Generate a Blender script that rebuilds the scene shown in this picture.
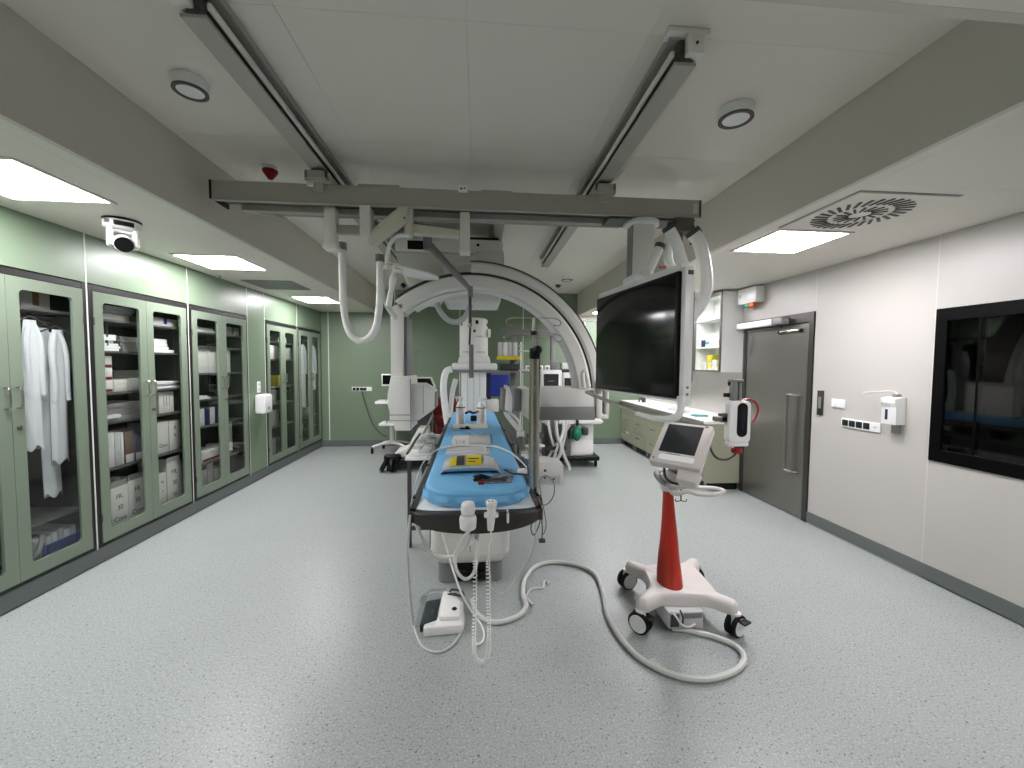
import bpy, bmesh, math, random
from mathutils import Matrix, Vector
random.seed(7)
PI = math.pi
for o in list(bpy.data.objects): bpy.data.objects.remove(o)
scene = bpy.context.scene
C = bpy.context.collection

# ---------------------------------------------------------------- camera
FPX, CX, CY, EYE = 405.0, 512.0, 384.0, 1.55
_y = Vector((478-CX, 364-CY, FPX)).normalized()              # room depth direction seen by the camera
_z = -Vector((454-CX, 8870-CY, FPX)).normalized()
_z = (_z - _y*_z.dot(_y)).normalized()
_x = _y.cross(_z)
if _x.x < 0: _x = -_x
R3 = Matrix((_x, _y, _z))                                    # camera (right, down, forward) -> room
CAMP = Vector((0, 0, EYE))
cam_data = bpy.data.cameras.new('camera'); cam = bpy.data.objects.new('camera', cam_data); C.objects.link(cam)
cr, cd, cf = R3.col[0], R3.col[1], R3.col[2]
cam.matrix_world = Matrix(((cr[0], -cd[0], -cf[0], 0), (cr[1], -cd[1], -cf[1], 0), (cr[2], -cd[2], -cf[2], EYE), (0, 0, 0, 1)))
cam_data.sensor_width = 36.0; cam_data.lens = FPX/1024*36.0; cam_data.clip_start = 0.02
scene.camera = cam
def at(u, v, x=None, y=None, z=None):
    """photo pixel -> room point on the plane x=, y= or z="""
    r = R3 @ Vector((u-CX, v-CY, FPX))
    if z is not None: t = (z-EYE)/r.z
    elif y is not None: t = y/r.y
    else: t = x/r.x
    return CAMP + r*t

# ---------------------------------------------------------------- world, exposure
world = bpy.data.worlds.new('world'); scene.world = world; world.use_nodes = True
world.node_tree.nodes['Background'].inputs[0].default_value = (0.02, 0.02, 0.02, 1)
world.node_tree.nodes['Background'].inputs[1].default_value = 0.2
vs = scene.view_settings
vs.view_transform = 'Standard'; vs.look = 'None'; vs.gamma = 1.0; vs.use_curve_mapping = False
vs.exposure = 1.5
PANEL_POWER = 17.0

# ---------------------------------------------------------------- materials
def lin(c):
    return tuple(((v/255)/12.92 if v/255 <= .04045 else ((v/255+.055)/1.055)**2.4) for v in c)
MATS = {}
def mat(name, col, rough=.5, metal=0., noise=0., nscale=30., bump=0., spec=.5, coat=0., emit=0., trans=0., alpha=1.):
    m = bpy.data.materials.new(name); m.use_nodes = True; MATS[name] = m
    nt = m.node_tree; b = nt.nodes['Principled BSDF']; c = lin(col)
    b.inputs['Base Color'].default_value = (*c, 1); b.inputs['Roughness'].default_value = rough
    b.inputs['Metallic'].default_value = metal; b.inputs['Specular IOR Level'].default_value = spec
    b.inputs['Coat Weight'].default_value = coat; b.inputs['Transmission Weight'].default_value = trans
    if emit:
        b.inputs['Emission Color'].default_value = (1, .965, 1.0, 1); b.inputs['Emission Strength'].default_value = emit
    if noise or bump:
        tc = nt.nodes.new('ShaderNodeTexCoord'); n = nt.nodes.new('ShaderNodeTexNoise')
        n.inputs['Scale'].default_value = nscale; n.inputs['Detail'].default_value = 4
        nt.links.new(tc.outputs['Object'], n.inputs['Vector'])
        if noise:
            mx = nt.nodes.new('ShaderNodeMix'); mx.data_type = 'RGBA'
            mx.inputs[6].default_value = (*[max(0, v*(1-noise)) for v in c], 1)
            mx.inputs[7].default_value = (*[min(1, v*(1+noise)) for v in c], 1)
            nt.links.new(n.outputs['Fac'], mx.inputs[0]); nt.links.new(mx.outputs[2], b.inputs['Base Color'])
        if bump:
            bp = nt.nodes.new('ShaderNodeBump'); bp.inputs['Strength'].default_value = bump; bp.inputs['Distance'].default_value = .004
            nt.links.new(n.outputs['Fac'], bp.inputs['Height']); nt.links.new(bp.outputs['Normal'], b.inputs['Normal'])
    return m
def glassmat(name, tint, gloss_rough=.02, ior=1.45):
    m = bpy.data.materials.new(name); m.use_nodes = True; MATS[name] = m
    nt = m.node_tree; out = nt.nodes['Material Output']; nt.nodes.remove(nt.nodes['Principled BSDF'])
    t = nt.nodes.new('ShaderNodeBsdfTransparent'); t.inputs[0].default_value = (*tint, 1)
    g = nt.nodes.new('ShaderNodeBsdfGlossy'); g.inputs['Roughness'].default_value = gloss_rough
    lw = nt.nodes.new('ShaderNodeLayerWeight'); lw.inputs[0].default_value = .5       # 1 - |cos|
    pw = nt.nodes.new('ShaderNodeMath'); pw.operation = 'POWER'; pw.inputs[1].default_value = 5
    f0 = ((ior-1)/(ior+1))**2
    f = nt.nodes.new('ShaderNodeMath'); f.operation = 'MULTIPLY_ADD'; f.inputs[1].default_value = 1-f0; f.inputs[2].default_value = f0
    nt.links.new(lw.outputs['Facing'], pw.inputs[0]); nt.links.new(pw.outputs[0], f.inputs[0])
    mx = nt.nodes.new('ShaderNodeMixShader')
    nt.links.new(f.outputs[0], mx.inputs[0]); nt.links.new(t.outputs[0], mx.inputs[1]); nt.links.new(g.outputs[0], mx.inputs[2])
    nt.links.new(mx.outputs[0], out.inputs['Surface'])
    return m
mat('green_wall', (117, 135, 112), .35, noise=.03, nscale=3)
mat('white_wall', (190, 187, 182), .38, noise=.015, nscale=3)
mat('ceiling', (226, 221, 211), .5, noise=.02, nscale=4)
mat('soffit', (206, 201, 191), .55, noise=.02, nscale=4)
mat('strip', (232, 233, 228), .4)
mat('baseboard', (100, 107, 104), .5, noise=.06, nscale=120)
mat('strip_soft', (206, 203, 198), .4)
mat('steel_door', (140, 137, 132), .33, metal=.8, noise=.06, nscale=4)
mat('rail', (172, 168, 160), .42, metal=.15, noise=.03, nscale=8)
mat('rail_dark', (84, 82, 76), .5, metal=.2)
mat('medical_white', (228, 227, 222), .38, noise=.015, nscale=6)
mat('bright_white', (240, 240, 238), .35)
mat('beige_white', (212, 208, 192), .4)
mat('medical_grey', (128, 129, 128), .42)
mat('dark_grey', (62, 62, 62), .5)
mat('black', (7, 7, 8), .4, spec=.3)
mat('rubber', (14, 14, 15), .7, spec=.3)
mat('steel', (148, 146, 140), .32, metal=.9, noise=.05, nscale=5)
mat('dark_steel', (86, 84, 82), .34, metal=.75, noise=.06, nscale=5)
mat('frame_steel', (40, 39, 38), .42, metal=.4, noise=.05, nscale=5)
mat('cart_white', (214, 208, 205), .42)
mat('frame_black', (4, 4, 4), .5, spec=.08)
mat('table_brown', (56, 52, 50), .5)
mat('chrome', (205, 200, 194), .16, metal=1.)
mat('cabinet_green', (122, 135, 118), .33, noise=.02, nscale=6)
mat('cabinet_inside', (46, 45, 44), .55)
mat('shelf_grey', (92, 92, 90), .5, metal=.3)
mat('drawer_green', (162, 162, 140), .4, noise=.02, nscale=6)
mat('counter_white', (238, 237, 234), .3)
mat('paper', (226, 227, 226), .7, noise=.04, nscale=40)
mat('paper_grey', (200, 200, 201), .7, noise=.08, nscale=30)
mat('carton_white', (214, 212, 206), .65, noise=.05, nscale=14)
mat('carton_grey', (150, 148, 144), .65, noise=.06, nscale=14)
mat('carton_brown', (96, 62, 40), .7, noise=.06, nscale=14)
mat('gown', (222, 224, 228), .8, noise=.05, nscale=22, bump=.6)
mat('blue', (24, 52, 150), .5); mat('navy', (20, 28, 74), .5)
mat('mattress_blue', (116, 184, 230), .55, noise=.05, nscale=24, bump=.35)
mat('red', (172, 38, 14), .4); mat('dark_red', (112, 18, 20), .5); mat('yellow', (214, 196, 36), .5)
mat('bag_green', (20, 122, 96), .4); mat('teal', (60, 150, 140), .5)
mat('alarm_red', (150, 16, 26), .35)
mat('hose_white', (236, 236, 232), .4); mat('hose_grey', (204, 206, 202), .45)
mat('cable_dark', (50, 52, 52), .5); mat('cable_grey', (128, 132, 130), .5)
mat('screen', (4, 5, 4), .1, spec=.4); mat('screen_grey', (38, 40, 42), .3)
mat('socket_black', (14, 26, 20), .4)
mat('orange', (206, 104, 40), .5)
mat('ink', (40, 40, 46), .7)
mat('bag_clear', (196, 198, 202), .18, noise=.12, nscale=18, bump=.8)
mat('foil', (150, 152, 156), .25, metal=.6, noise=.3, nscale=35, bump=1.)
mat('panel_light', (255, 255, 255), .4, emit=PANEL_POWER)
mat('lens', (236, 237, 236), .3)
mat('pedal_dark', (48, 50, 56), .3, noise=.2, nscale=30)
mat('indicator_blue', (16, 20, 60), .25)
glassmat('glass', (.97, .985, .975))
glassmat('window_glass', (.55, .56, .55), ior=1.52)
glassmat('clear_plastic', (.9, .92, .92), .08, 1.35)
def floor_material():
    m = mat('floor', (188, 199, 196), .36, spec=.4)
    nt = m.node_tree; b = nt.nodes['Principled BSDF']; L = nt.links.new
    tc = nt.nodes.new('ShaderNodeTexCoord')
    base = Vector(lin((158, 164, 162)))
    def speck(scale, lo, hi, col, prev):
        v = nt.nodes.new('ShaderNodeTexNoise'); v.inputs['Scale'].default_value = scale; v.inputs['Detail'].default_value = 1.5
        r = nt.nodes.new('ShaderNodeMapRange'); r.inputs[1].default_value = lo; r.inputs[2].default_value = hi
        mx = nt.nodes.new('ShaderNodeMix'); mx.data_type = 'RGBA'; mx.inputs[7].default_value = (*lin(col), 1)
        L(tc.outputs['Object'], v.inputs['Vector']); L(v.outputs['Fac'], r.inputs[0]); L(r.outputs[0], mx.inputs[0])
        if prev is None: mx.inputs[6].default_value = (*base, 1)
        else: L(prev, mx.inputs[6])
        return mx.outputs[2]
    a = speck(2.2, .3, .8, (154, 160, 158), None)
    a = speck(105, .54, .70, (182, 188, 186), a)
    a = speck(120, .57, .68, (134, 141, 139), a)
    a = speck(85, .65, .69, (88, 95, 93), a)
    L(a, b.inputs['Base Color'])
    return m
floor_material()

# ---------------------------------------------------------------- geometry helpers
class G:
    """collects simple solids in one bmesh"""
    def __init__(s): s.bm = bmesh.new()
    def _mark(s): return len(s.bm.verts)
    def box(s, x0, x1, y0, y1, z0, z1, bev=0., seg=2, M=None):
        x0, x1 = sorted((x0, x1)); y0, y1 = sorted((y0, y1)); z0, z1 = sorted((z0, z1))
        t = bmesh.new(); bmesh.ops.create_cube(t, size=1)
        for v in t.verts:
            v.co = Vector(((x0+x1)/2+v.co.x*(x1-x0), (y0+y1)/2+v.co.y*(y1-y0), (z0+z1)/2+v.co.z*(z1-z0)))
        if bev:
            bev = min(bev, .49*min(x1-x0, y1-y0, z1-z0))
            bmesh.ops.bevel(t, geom=t.edges[:], offset=bev, segments=seg, profile=.5, affect='EDGES')
        s._join(t, M); return s
    def _join(s, t, M=None):
        if M is not None: bmesh.ops.transform(t, matrix=M, verts=t.verts[:])
        me = bpy.data.meshes.new('t'); t.to_mesh(me); t.free(); s.bm.from_mesh(me); bpy.data.meshes.remove(me)
    def ring(s, pts): return [s.bm.verts.new(p) for p in pts]
    def skin(s, rings, closed=True, cap=True, loop=False):
        n = len(rings[0]); k = len(rings)
        for i in range(k if loop else k-1):
            a, b = rings[i], rings[(i+1) % k]
            for j in range(n if closed else n-1):
                try: s.bm.faces.new((a[j], a[(j+1) % n], b[(j+1) % n], b[j]))
                except ValueError: pass
        if cap and closed and not loop:
            try: s.bm.faces.new(list(reversed(rings[0]))); s.bm.faces.new(rings[-1])
            except ValueError: pass
        return s
    def tube(s, pts, r, n=8, loop=False, smooth=0, r1=None):
        pts = [Vector(p) for p in pts]
        if smooth: pts = spline(pts, smooth, loop)
        k = len(pts); rings = []; up = None
        for i, p in enumerate(pts):
            if loop: d = (pts[(i+1) % k]-pts[i-1])
            else: d = pts[min(i+1, k-1)]-pts[max(i-1, 0)]
            if d.length < 1e-9: d = Vector((0, 0, 1))
            d.normalize()
            if up is None: up = d.orthogonal().normalized()
            up = up - d*up.dot(d)
            if up.length < 1e-6: up = d.orthogonal()
            up.normalize(); w = d.cross(up)
            rr = r if r1 is None else r+(r1-r)*i/(k-1)
            if isinstance(r, (list, tuple)): rr = r[min(i, len(r)-1)]
            rings.append(s.ring([p+(up*math.cos(2*PI*j/n)+w*math.sin(2*PI*j/n))*rr for j in range(n)]))
        return s.skin(rings, loop=loop)
    def cyl(s, p0, p1, r0, r1=None, n=18):
        return s.tube([p0, p1], r0, n, r1=r0 if r1 is None else r1)
    def lathe(s, prof, c=(0, 0, 0), n=20, M=None, sx=1., sy=1., hollow=False):
        """prof: (radius, height) pairs from bottom to top, round the z axis at c, or placed by M"""
        t = G(); rings = []
        for r, h in prof:
            rings.append(t.ring([(max(r, 1e-4)*math.cos(2*PI*j/n)*sx, max(r, 1e-4)*math.sin(2*PI*j/n)*sy, h) for j in range(n)]))
        t.skin(rings, loop=hollow)
        s._join(t.bm, M if M is not None else Matrix.Translation(c)); return s
    def prism(s, poly, axis, a0, a1, bev=0., seg=2, M=None):
        """poly: 2d points; axis 'x': (y,z), 'y': (x,z), 'z': (x,y)"""
        def P(p, a):
            return {'x': (a, p[0], p[1]), 'y': (p[0], a, p[1]), 'z': (p[0], p[1], a)}[axis]
        t = G(); t.skin([t.ring([P(p, a0) for p in poly]), t.ring([P(p, a1) for p in poly])])
        bmesh.ops.recalc_face_normals(t.bm, faces=t.bm.faces[:])
        if bev: bmesh.ops.bevel(t.bm, geom=t.bm.edges[:], offset=bev, segments=seg, profile=.5, affect='EDGES')
        s._join(t.bm, M); return s
    def ball(s, c, r, sc=(1, 1, 1), n=14):
        t = bmesh.new(); bmesh.ops.create_uvsphere(t, u_segments=n, v_segments=n//2+1, radius=r)
        s._join(t, Matrix.Translation(c) @ Matrix.Diagonal((*sc, 1))); return s
    def arc(s, c, r0, r1, y0, y1, a0, a1, n=40, bev=.0):
        """ring segment in the x-z plane round c=(x,z); bevelled rectangular section"""
        rings = []
        b = bev
        sec = [(r0+b, y0), (r1-b, y0), (r1, y0+b), (r1, y1-b), (r1-b, y1), (r0+b, y1), (r0, y1-b), (r0, y0+b)] if b else [(r0, y0), (r1, y0), (r1, y1), (r0, y1)]
        for i in range(n+1):
            a = math.radians(a0+(a1-a0)*i/n)
            rings.append(s.ring([(c[0]+r*math.cos(a), y, c[1]+r*math.sin(a)) for r, y in sec]))
        return s.skin(rings)
def spline(pts, k, loop=False):
    out = []; n = len(pts)
    rng = range(n) if loop else range(n-1)
    for i in rng:
        g = (lambda j: pts[j % n]) if loop else (lambda j: pts[max(0, min(n-1, j))])
        p0, p1, p2, p3 = g(i-1), g(i), g(i+1), g(i+2)
        for j in range(k):
            t = j/k
            out.append(.5*((2*p1)+(p2-p0)*t+(2*p0-5*p1+4*p2-p3)*t*t+(3*p1-p0-3*p2+p3)*t**3))
    if not loop: out.append(pts[-1])
    return out
def rrect(x0, x1, y0, y1, r, n=5):
    """rounded rectangle outline, counter-clockwise"""
    out = []
    for cx, cy, a in ((x1-r, y0+r, -90), (x1-r, y1-r, 0), (x0+r, y1-r, 90), (x0+r, y0+r, 180)):
        for i in range(n+1):
            t = math.radians(a+90*i/n); out.append((cx+r*math.cos(t), cy+r*math.sin(t)))
    return out
WM = {}                                                       # room matrix of every thing and part
def _mesh(name, g, m, flat=False):
    bm = g.bm; bmesh.ops.recalc_face_normals(bm, faces=bm.faces[:])
    me = bpy.data.meshes.new(name); bm.to_mesh(me); bm.free()
    if not flat:
        for p in me.polygons: p.use_smooth = True
        me.set_sharp_from_angle(angle=math.radians(35))
    if m: me.materials.append(MATS[m])
    return me
def tag(o, label=None, cat=None, group=None, kind=None):
    for k, v in (('label', label), ('category', cat), ('group', group), ('kind', kind)):
        if v: o[k] = v
    return o
def thing(name, label, cat, loc=(0, 0, 0), rotz=0., group=None, tilt=None):
    o = bpy.data.objects.new(name, None); C.objects.link(o); o.empty_display_size = .05
    o.location = loc; o.rotation_euler = (0, 0, rotz)
    WM[o] = Matrix.Translation(loc) @ Matrix.Rotation(rotz, 4, 'Z')
    return tag(o, label, cat, group)
def part(name, g, m, parent, local=False, label=None, flat=False, kind=None):
    """a mesh under its thing; coordinates are room coordinates unless local"""
    me = _mesh(name, g, m, flat)
    if not local: me.transform(WM[parent].inverted())
    o = bpy.data.objects.new(name, me); C.objects.link(o); o.parent = parent; WM[o] = WM[parent].copy()
    return tag(o, label, kind=kind)
def one(name, g, m, label, cat, group=None, kind=None):
    """a thing that is a single mesh; origin at its base"""
    me = _mesh(name, g, m)
    co = [v.co for v in me.vertices]
    lo = Vector([min(c[i] for c in co) for i in range(3)]); hi = Vector([max(c[i] for c in co) for i in range(3)])
    b = Vector(((lo.x+hi.x)/2, (lo.y+hi.y)/2, lo.z)); me.transform(Matrix.Translation(-b))
    o = bpy.data.objects.new(name, me); C.objects.link(o); o.location = b; WM[o] = Matrix.Translation(b)
    return tag(o, label, cat, group, kind)
def struct(name, g, m):
    me = _mesh(name, g, m); o = bpy.data.objects.new(name, me); C.objects.link(o); WM[o] = Matrix.Identity(4)
    o['kind'] = 'structure'; return o
def copy_tree(o, parent=None):
    c = o.copy(); C.objects.link(c); c.parent = parent
    if o in WM: WM[c] = WM[o].copy()
    for ch in [q for q in bpy.data.objects if q.parent == o]: copy_tree(ch, c)
    return c
def writing(txt, size, M, m, parent, depth=.0004):
    """flat lettering as a mesh child; M places its x-y plane in the room"""
    cu = bpy.data.curves.new('lettering', 'FONT'); cu.body = txt; cu.size = size; cu.extrude = depth; cu.align_x = 'CENTER'; cu.align_y = 'CENTER'
    to = bpy.data.objects.new('lettering', cu); C.objects.link(to)
    me = bpy.data.meshes.new_from_object(to.evaluated_get(bpy.context.evaluated_depsgraph_get()))
    bpy.data.objects.remove(to); bpy.data.curves.remove(cu)
    me.transform(WM[parent].inverted() @ M); me.materials.clear(); me.materials.append(MATS[m])
    o = bpy.data.objects.new('lettering', me); C.objects.link(o); o.parent = parent; WM[o] = WM[parent].copy(); return o
def face_x(p):  # lettering readable from +x (on the left wall)
    return Matrix.Translation(p) @ Matrix(((0, 0, 1, 0), (1, 0, 0, 0), (0, 1, 0, 0), (0, 0, 0, 1)))
def face_front(p):  # readable from -y
    return Matrix.Translation(p) @ Matrix(((1, 0, 0, 0), (0, 0, -1, 0), (0, 1, 0, 0), (0, 0, 0, 1)))

# ================================================================ the room
XL, XR, YB, YF = -2.871, 3.259, 7.72, -2.6          # left, right, back wall; wall behind the photographer
ZL, ZC = 2.485, 2.91                                # low ceiling, raised bay
BX0, BX1, BY0 = -1.805, 1.90, 1.03                  # raised bay of the ceiling
struct('floor', G().box(XL-.7, XR+.1, YF-.1, YB+.1, -.1, 0), 'floor')

# left wall: flush green panels round the built-in cabinets
wl = struct('wall_left', G().box(XL-.66, XL-.6, YF-.1, YB+.1, 0, 3.0), 'green_wall')
JL = [-1.0, .1, 1.15, 2.205, 3.258, 4.303, 5.34, 5.752, 6.735, YB]
for a, b in zip(JL[:-1], JL[1:]):
    if a < 2.2 or abs(a-5.34) < .01: part('panel', G().box(XL-.6, XL, a+.004, b-.004, .13, ZL+.02, .002, 1), 'green_wall', wl)
    else: part('panel', G().box(XL-.05, XL, a+.004, b-.004, 2.128, ZL+.02, .002, 1), 'green_wall', wl)
for a in JL[3:-1]:
    part('joint_strip', G().box(XL-.02, XL+.002, a-.0055, a+.0055, .12, ZL), 'strip', wl)
part('panel', G().box(XL-.6, XL, YF, JL[0]-.004, .13, ZL+.02), 'green_wall', wl)
struct('baseboard_left', G().prism([(XL-.6, 0), (XL-.014, 0), (XL-.002, .012), (XL, .03), (XL, .128), (XL-.6, .128)], 'y', YF, YB), 'baseboard')

# back wall
wb = struct('wall_back', G().box(XL-.7, XR+.1, YB+.02, YB+.1, 0, 3.0), 'green_wall')
JB = [XL, -2.738, -1.54, -.342, .856, 2.055, XR]
for a, b in zip(JB[:-1], JB[1:]):
    part('panel', G().box(a+.003, b-.003, YB, YB+.03, .11, 2.95, .002, 1), 'green_wall', wb)
for a in JB[1:-1]: part('joint_strip', G().box(a-.007, a+.007, YB-.002, YB+.02, .11, 2.95), 'strip', wb)
struct('baseboard_back', G().prism([(YB-.014+.012, 0), (YB-.008, .012), (YB-.006, .03), (YB-.006, .115), (YB+.02, .115), (YB+.02, 0)], 'x', XL, XR), 'baseboard')
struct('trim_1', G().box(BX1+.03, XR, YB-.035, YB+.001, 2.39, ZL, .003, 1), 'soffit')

# right wall: white panels, steel door, control-room window
wr = struct('wall_right', G().box(XR+.06, XR+.1, YF-.1, .55, 0, 3.0).box(XR+.06, XR+.1, 2.66, YB+.1, 0, 3.0).box(XR+.06, XR+.1, .5, 2.7, 0, .86).box(XR+.06, XR+.1, .5, 2.7, 1.98, 3.0), 'white_wall')
WY0, WY1, WZ0, WZ1 = .62, 2.642, .88, 1.962
JR = [YF, -1.51, -.47, .57, 1.61, 2.65, 3.692, 4.74, 5.78, 6.82, YB]
for a, b in zip(JR[:-1], JR[1:]):
    if abs(a-.57) < .01 or abs(a-1.61) < .01:
        part('panel', G().box(XR, XR+.06, a+.0015, b-.0015, .115, WZ0, .001, 1), 'white_wall', wr)
        part('panel', G().box(XR, XR+.06, a+.0015, b-.0015, WZ1, ZL+.02, .001, 1), 'white_wall', wr)
    elif abs(a-3.692) < .01:
        part('panel', G().box(XR, XR+.06, a+.0015, b-.0015, 2.085, ZL+.02, .001, 1), 'white_wall', wr)
    else:
        part('panel', G().box(XR, XR+.06, a+.0015, b-.0015, .0, ZL+.02, .001, 1), 'white_wall', wr)
for a in JR[3:8]:
    if abs(a-1.61) < .01:
        part('joint_strip', G().box(XR-.001, XR+.03, a-.004, a+.004, .11, WZ0).box(XR-.001, XR+.03, a-.004, a+.004, WZ1, ZL), 'strip_soft', wr)
    elif abs(a-3.692) < .01 or abs(a-4.74) < .01:
        part('joint_strip', G().box(XR-.001, XR+.03, a-.004, a+.004, 2.09, ZL), 'strip_soft', wr)
    else:
        part('joint_strip', G().box(XR-.001, XR+.03, a-.004, a+.004, .11, ZL), 'strip_soft', wr)
for a, b, n in ((YF, 3.692, 'baseboard_right'), (4.745, YB, 'baseboard_right_far')):
    struct(n, G().prism([(XR+.02, 0), (XR+.014, 0), (XR-.006, .012), (XR-.008, .03), (XR-.008, .115), (XR+.02, .115)], 'y', a, b), 'baseboard')
wf = struct('wall_front', G().box(XL-.7, XR+.1, YF-.1, YF, 0, 3.0), 'white_wall')

# ceiling: low sides, raised middle bay with panels
def slab(x0, x1, y0, y1, z, m='ceiling', par=None, t=.05):
    return part('panel', G().box(x0+.0007, x1-.0007, y0+.0007, y1-.0007, z, z+t), m, par)
ce = struct('ceiling', G().box(XL-.7, XR+.1, YF-.1, YB+.1, ZC+.03, ZC+.1), 'ceiling')
def strip_panels(x0, x1, joints):
    for a, b in zip(joints[:-1], joints[1:]): slab(x0, x1, a, b, ZL, par=ce)
LJ = [YF, -1.3, 0.0, BY0, 1.95, 3.2, 4.6, 5.7, 6.9, YB]
strip_panels(XL-.05, BX0-.11, LJ); strip_panels(BX0-.11, BX0, LJ[3:])
strip_panels(BX1+.10, XR+.05, LJ); strip_panels(BX1, BX1+.10, LJ[3:])
strip_panels(BX0-.11, BX1+.10, LJ[:4])
for x0, x1 in ((BX0-.03, BX0), (BX1, BX1+.03)):
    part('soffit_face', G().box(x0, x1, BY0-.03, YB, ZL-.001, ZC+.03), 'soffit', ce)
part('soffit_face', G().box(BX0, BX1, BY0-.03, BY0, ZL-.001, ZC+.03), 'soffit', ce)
CXJ = [BX0, -.78, -.048, .70, BX1]
CYJ = [BY0, 1.685, 2.635, 3.6, 4.6, 5.6, 6.6, YB]
for a, b in zip(CXJ[:-1], CXJ[1:]):
    for c, d in zip(CYJ[:-1], CYJ[1:]): slab(a, b, c, d, ZC, par=ce, t=.03)

# window to the dark control room
win = struct('window_1', G().box(XR-.012, XR+.075, WY0, WY1, WZ0, WZ0+.088, .003, 1).box(XR-.012, XR+.075, WY0, WY1, WZ1-.088, WZ1, .003, 1)
             .box(XR-.012, XR+.075, WY0, WY0+.075, WZ0+.08, WZ1-.08, .003, 1).box(XR-.012, XR+.075, WY1-.075, WY1, WZ0+.08, WZ1-.08, .003, 1), 'frame_black')
part('mullion', G().box(XR-.004, XR+.03, 2.380, 2.392, WZ0+.08, WZ1-.08), 'frame_black', win)
for a, b in ((WY0+.07, 2.38), (2.392, WY1-.07)):
    part('pane', G().box(XR-.002, XR+.006, a, b, WZ0+.08, WZ1-.08), 'window_glass', win)
for nm_, bx_ in (('wall_control_room_far', (XR+1.9, XR+1.95, -.6, 4.2, 0, 2.6)), ('wall_control_room_near', (XR+.1, XR+1.95, -.65, -.6, 0, 2.6)), ('wall_control_room_end', (XR+.1, XR+1.95, 4.2, 4.25, 0, 2.6)), ('ceiling_control_room', (XR+.1, XR+1.95, -.65, 4.25, 2.6, 2.7)), ('floor_control_room', (XR+.1, XR+1.95, -.65, 4.25, -.1, 0))):
    struct(nm_, G().box(*bx_), 'medical_grey')
dk = thing('control_desk', 'grey control desk seen dimly behind the black window', 'desk', (XR+.65, 1.4, 0))
part('desk_top', G().box(XR+.22, XR+.95, .4, 2.6, .72, .75, .005), 'medical_grey', dk)
for y in (.45, 2.53): part('leg', G().box(XR+.3, XR+.9, y, y+.03, 0, .72), 'dark_grey', dk)
for i, y in enumerate((1.0, 1.75)):
    d = thing('control_monitor', ('control-room monitor on the desk nearer the window corner', 'control-room monitor on the desk away from the window corner')[1-i], 'monitor', (XR+.5, y, .75))
    part('base', G().box(XR+.42, XR+.6, y-.1, y+.1, .75, .765, .003), 'black', d)
    part('post', G().cyl((XR+.5, y, .765), (XR+.5, y, .9), .02), 'black', d)
    part('screen_shell', G().box(XR+.48, XR+.52, y-.26, y+.26, .85, 1.18, .006), 'black', d)

# steel door
d1 = struct('door_1', G().box(XR-.012, XR+.06, 3.70, 3.755, 0, 2.085, .003, 1).box(XR-.012, XR+.06, 4.682, 4.735, 0, 2.085, .003, 1).box(XR-.012, XR+.06, 3.75, 4.69, 1.985, 2.085, .003, 1), 'dark_steel')
leaf = part('leaf', G().box(XR-.004, XR+.05, 3.766, 4.676, .008, 1.978, .003, 1), 'steel_door' if 'steel_door' in MATS else 'dark_steel', d1)
part('pull_handle', G().tube([(XR-.004, 3.83, 1.255), (XR-.06, 3.86, 1.255), (XR-.066, 3.935, 1.25), (XR-.066, 3.935, 1.19), (XR-.066, 3.935, .53), (XR-.066, 3.935, .475), (XR-.06, 3.86, .465), (XR-.004, 3.83, .465)], .014, 10, smooth=4), 'steel', leaf)
part('closer_arm', G().box(XR-.03, XR-.004, 3.86, 4.13, 1.90, 1.925, .006), 'chrome', leaf)
part('closer_cover', G().ball((XR-.014, 3.85, 1.912), .022).ball((XR-.014, 4.14, 1.912), .02), 'black', leaf)
part('cable_loop', G().tube([(XR-.004, 4.62, 1.9), (XR-.03, 4.57, 1.86), (XR-.03, 4.565, 1.76), (XR-.02, 4.61, 1.70), (XR-.004, 4.64, 1.68)], .007, 8, smooth=4), 'steel', leaf)
part('lock', G().box(XR-.006, XR+.0, 3.735, 3.748, 1.2, 1.24), 'chrome', d1)
part('top_guide', G().box(XR-.03, XR-.004, 4.12, 4.66, 1.955, 1.975, .003), 'steel', leaf)
op = thing('door_operator', 'long white and grey automatic door operator box above the steel door', 'door operator', (XR-.06, 4.4, 1.99))
part('cover', G().box(XR-.10, XR-.006, 4.16, 4.76, 1.992, 2.062, .006), 'bright_white', op)
part('end_cap', G().box(XR-.10, XR-.006, 4.01, 4.16, 1.992, 2.062, .006), 'medical_grey', op)
part('label_strip', G().box(XR-.102, XR-.05, 4.17, 4.74, 2.0615, 2.066), 'black', op)

# ---------------------------------------------------------------- things on the ceiling
def ceiling_light(x0, x1, y0, y1, label):
    t = thing('ceiling_light', label, 'ceiling light', ((x0+x1)/2, (y0+y1)/2, ZL-.02), group='square ceiling light panels')
    f = .022
    part('frame', G().box(x0-f, x1+f, y0-f, y0, ZL-.008, ZL+.002).box(x0-f, x1+f, y1, y1+f, ZL-.008, ZL+.002)
         .box(x0-f, x0, y0, y1, ZL-.008, ZL+.002).box(x1, x1+f, y0, y1, ZL-.008, ZL+.002), 'ceiling', t)
    part('diffuser', G().box(x0, x1, y0, y1, ZL-.004, ZL+.001), 'panel_light', t)
ceiling_light(-2.66, -2.15, 2.11, 2.61, 'glowing square ceiling panel beside the white dome camera')
ceiling_light(-2.64, -2.13, 3.80, 4.32, 'glowing square ceiling panel between the dome camera and the dark ceiling grille')
ceiling_light(-2.62, -2.15, 6.0, 6.55, 'glowing square ceiling panel over the last cabinets near the green end wall')
ceiling_light(2.065, 2.58, 2.67, 3.17, 'glowing square ceiling panel next to the swirl air outlet')
ceiling_light(2.065, 2.58, 4.75, 5.27, 'glowing square ceiling panel over the drawer counter behind the big screen')
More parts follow.
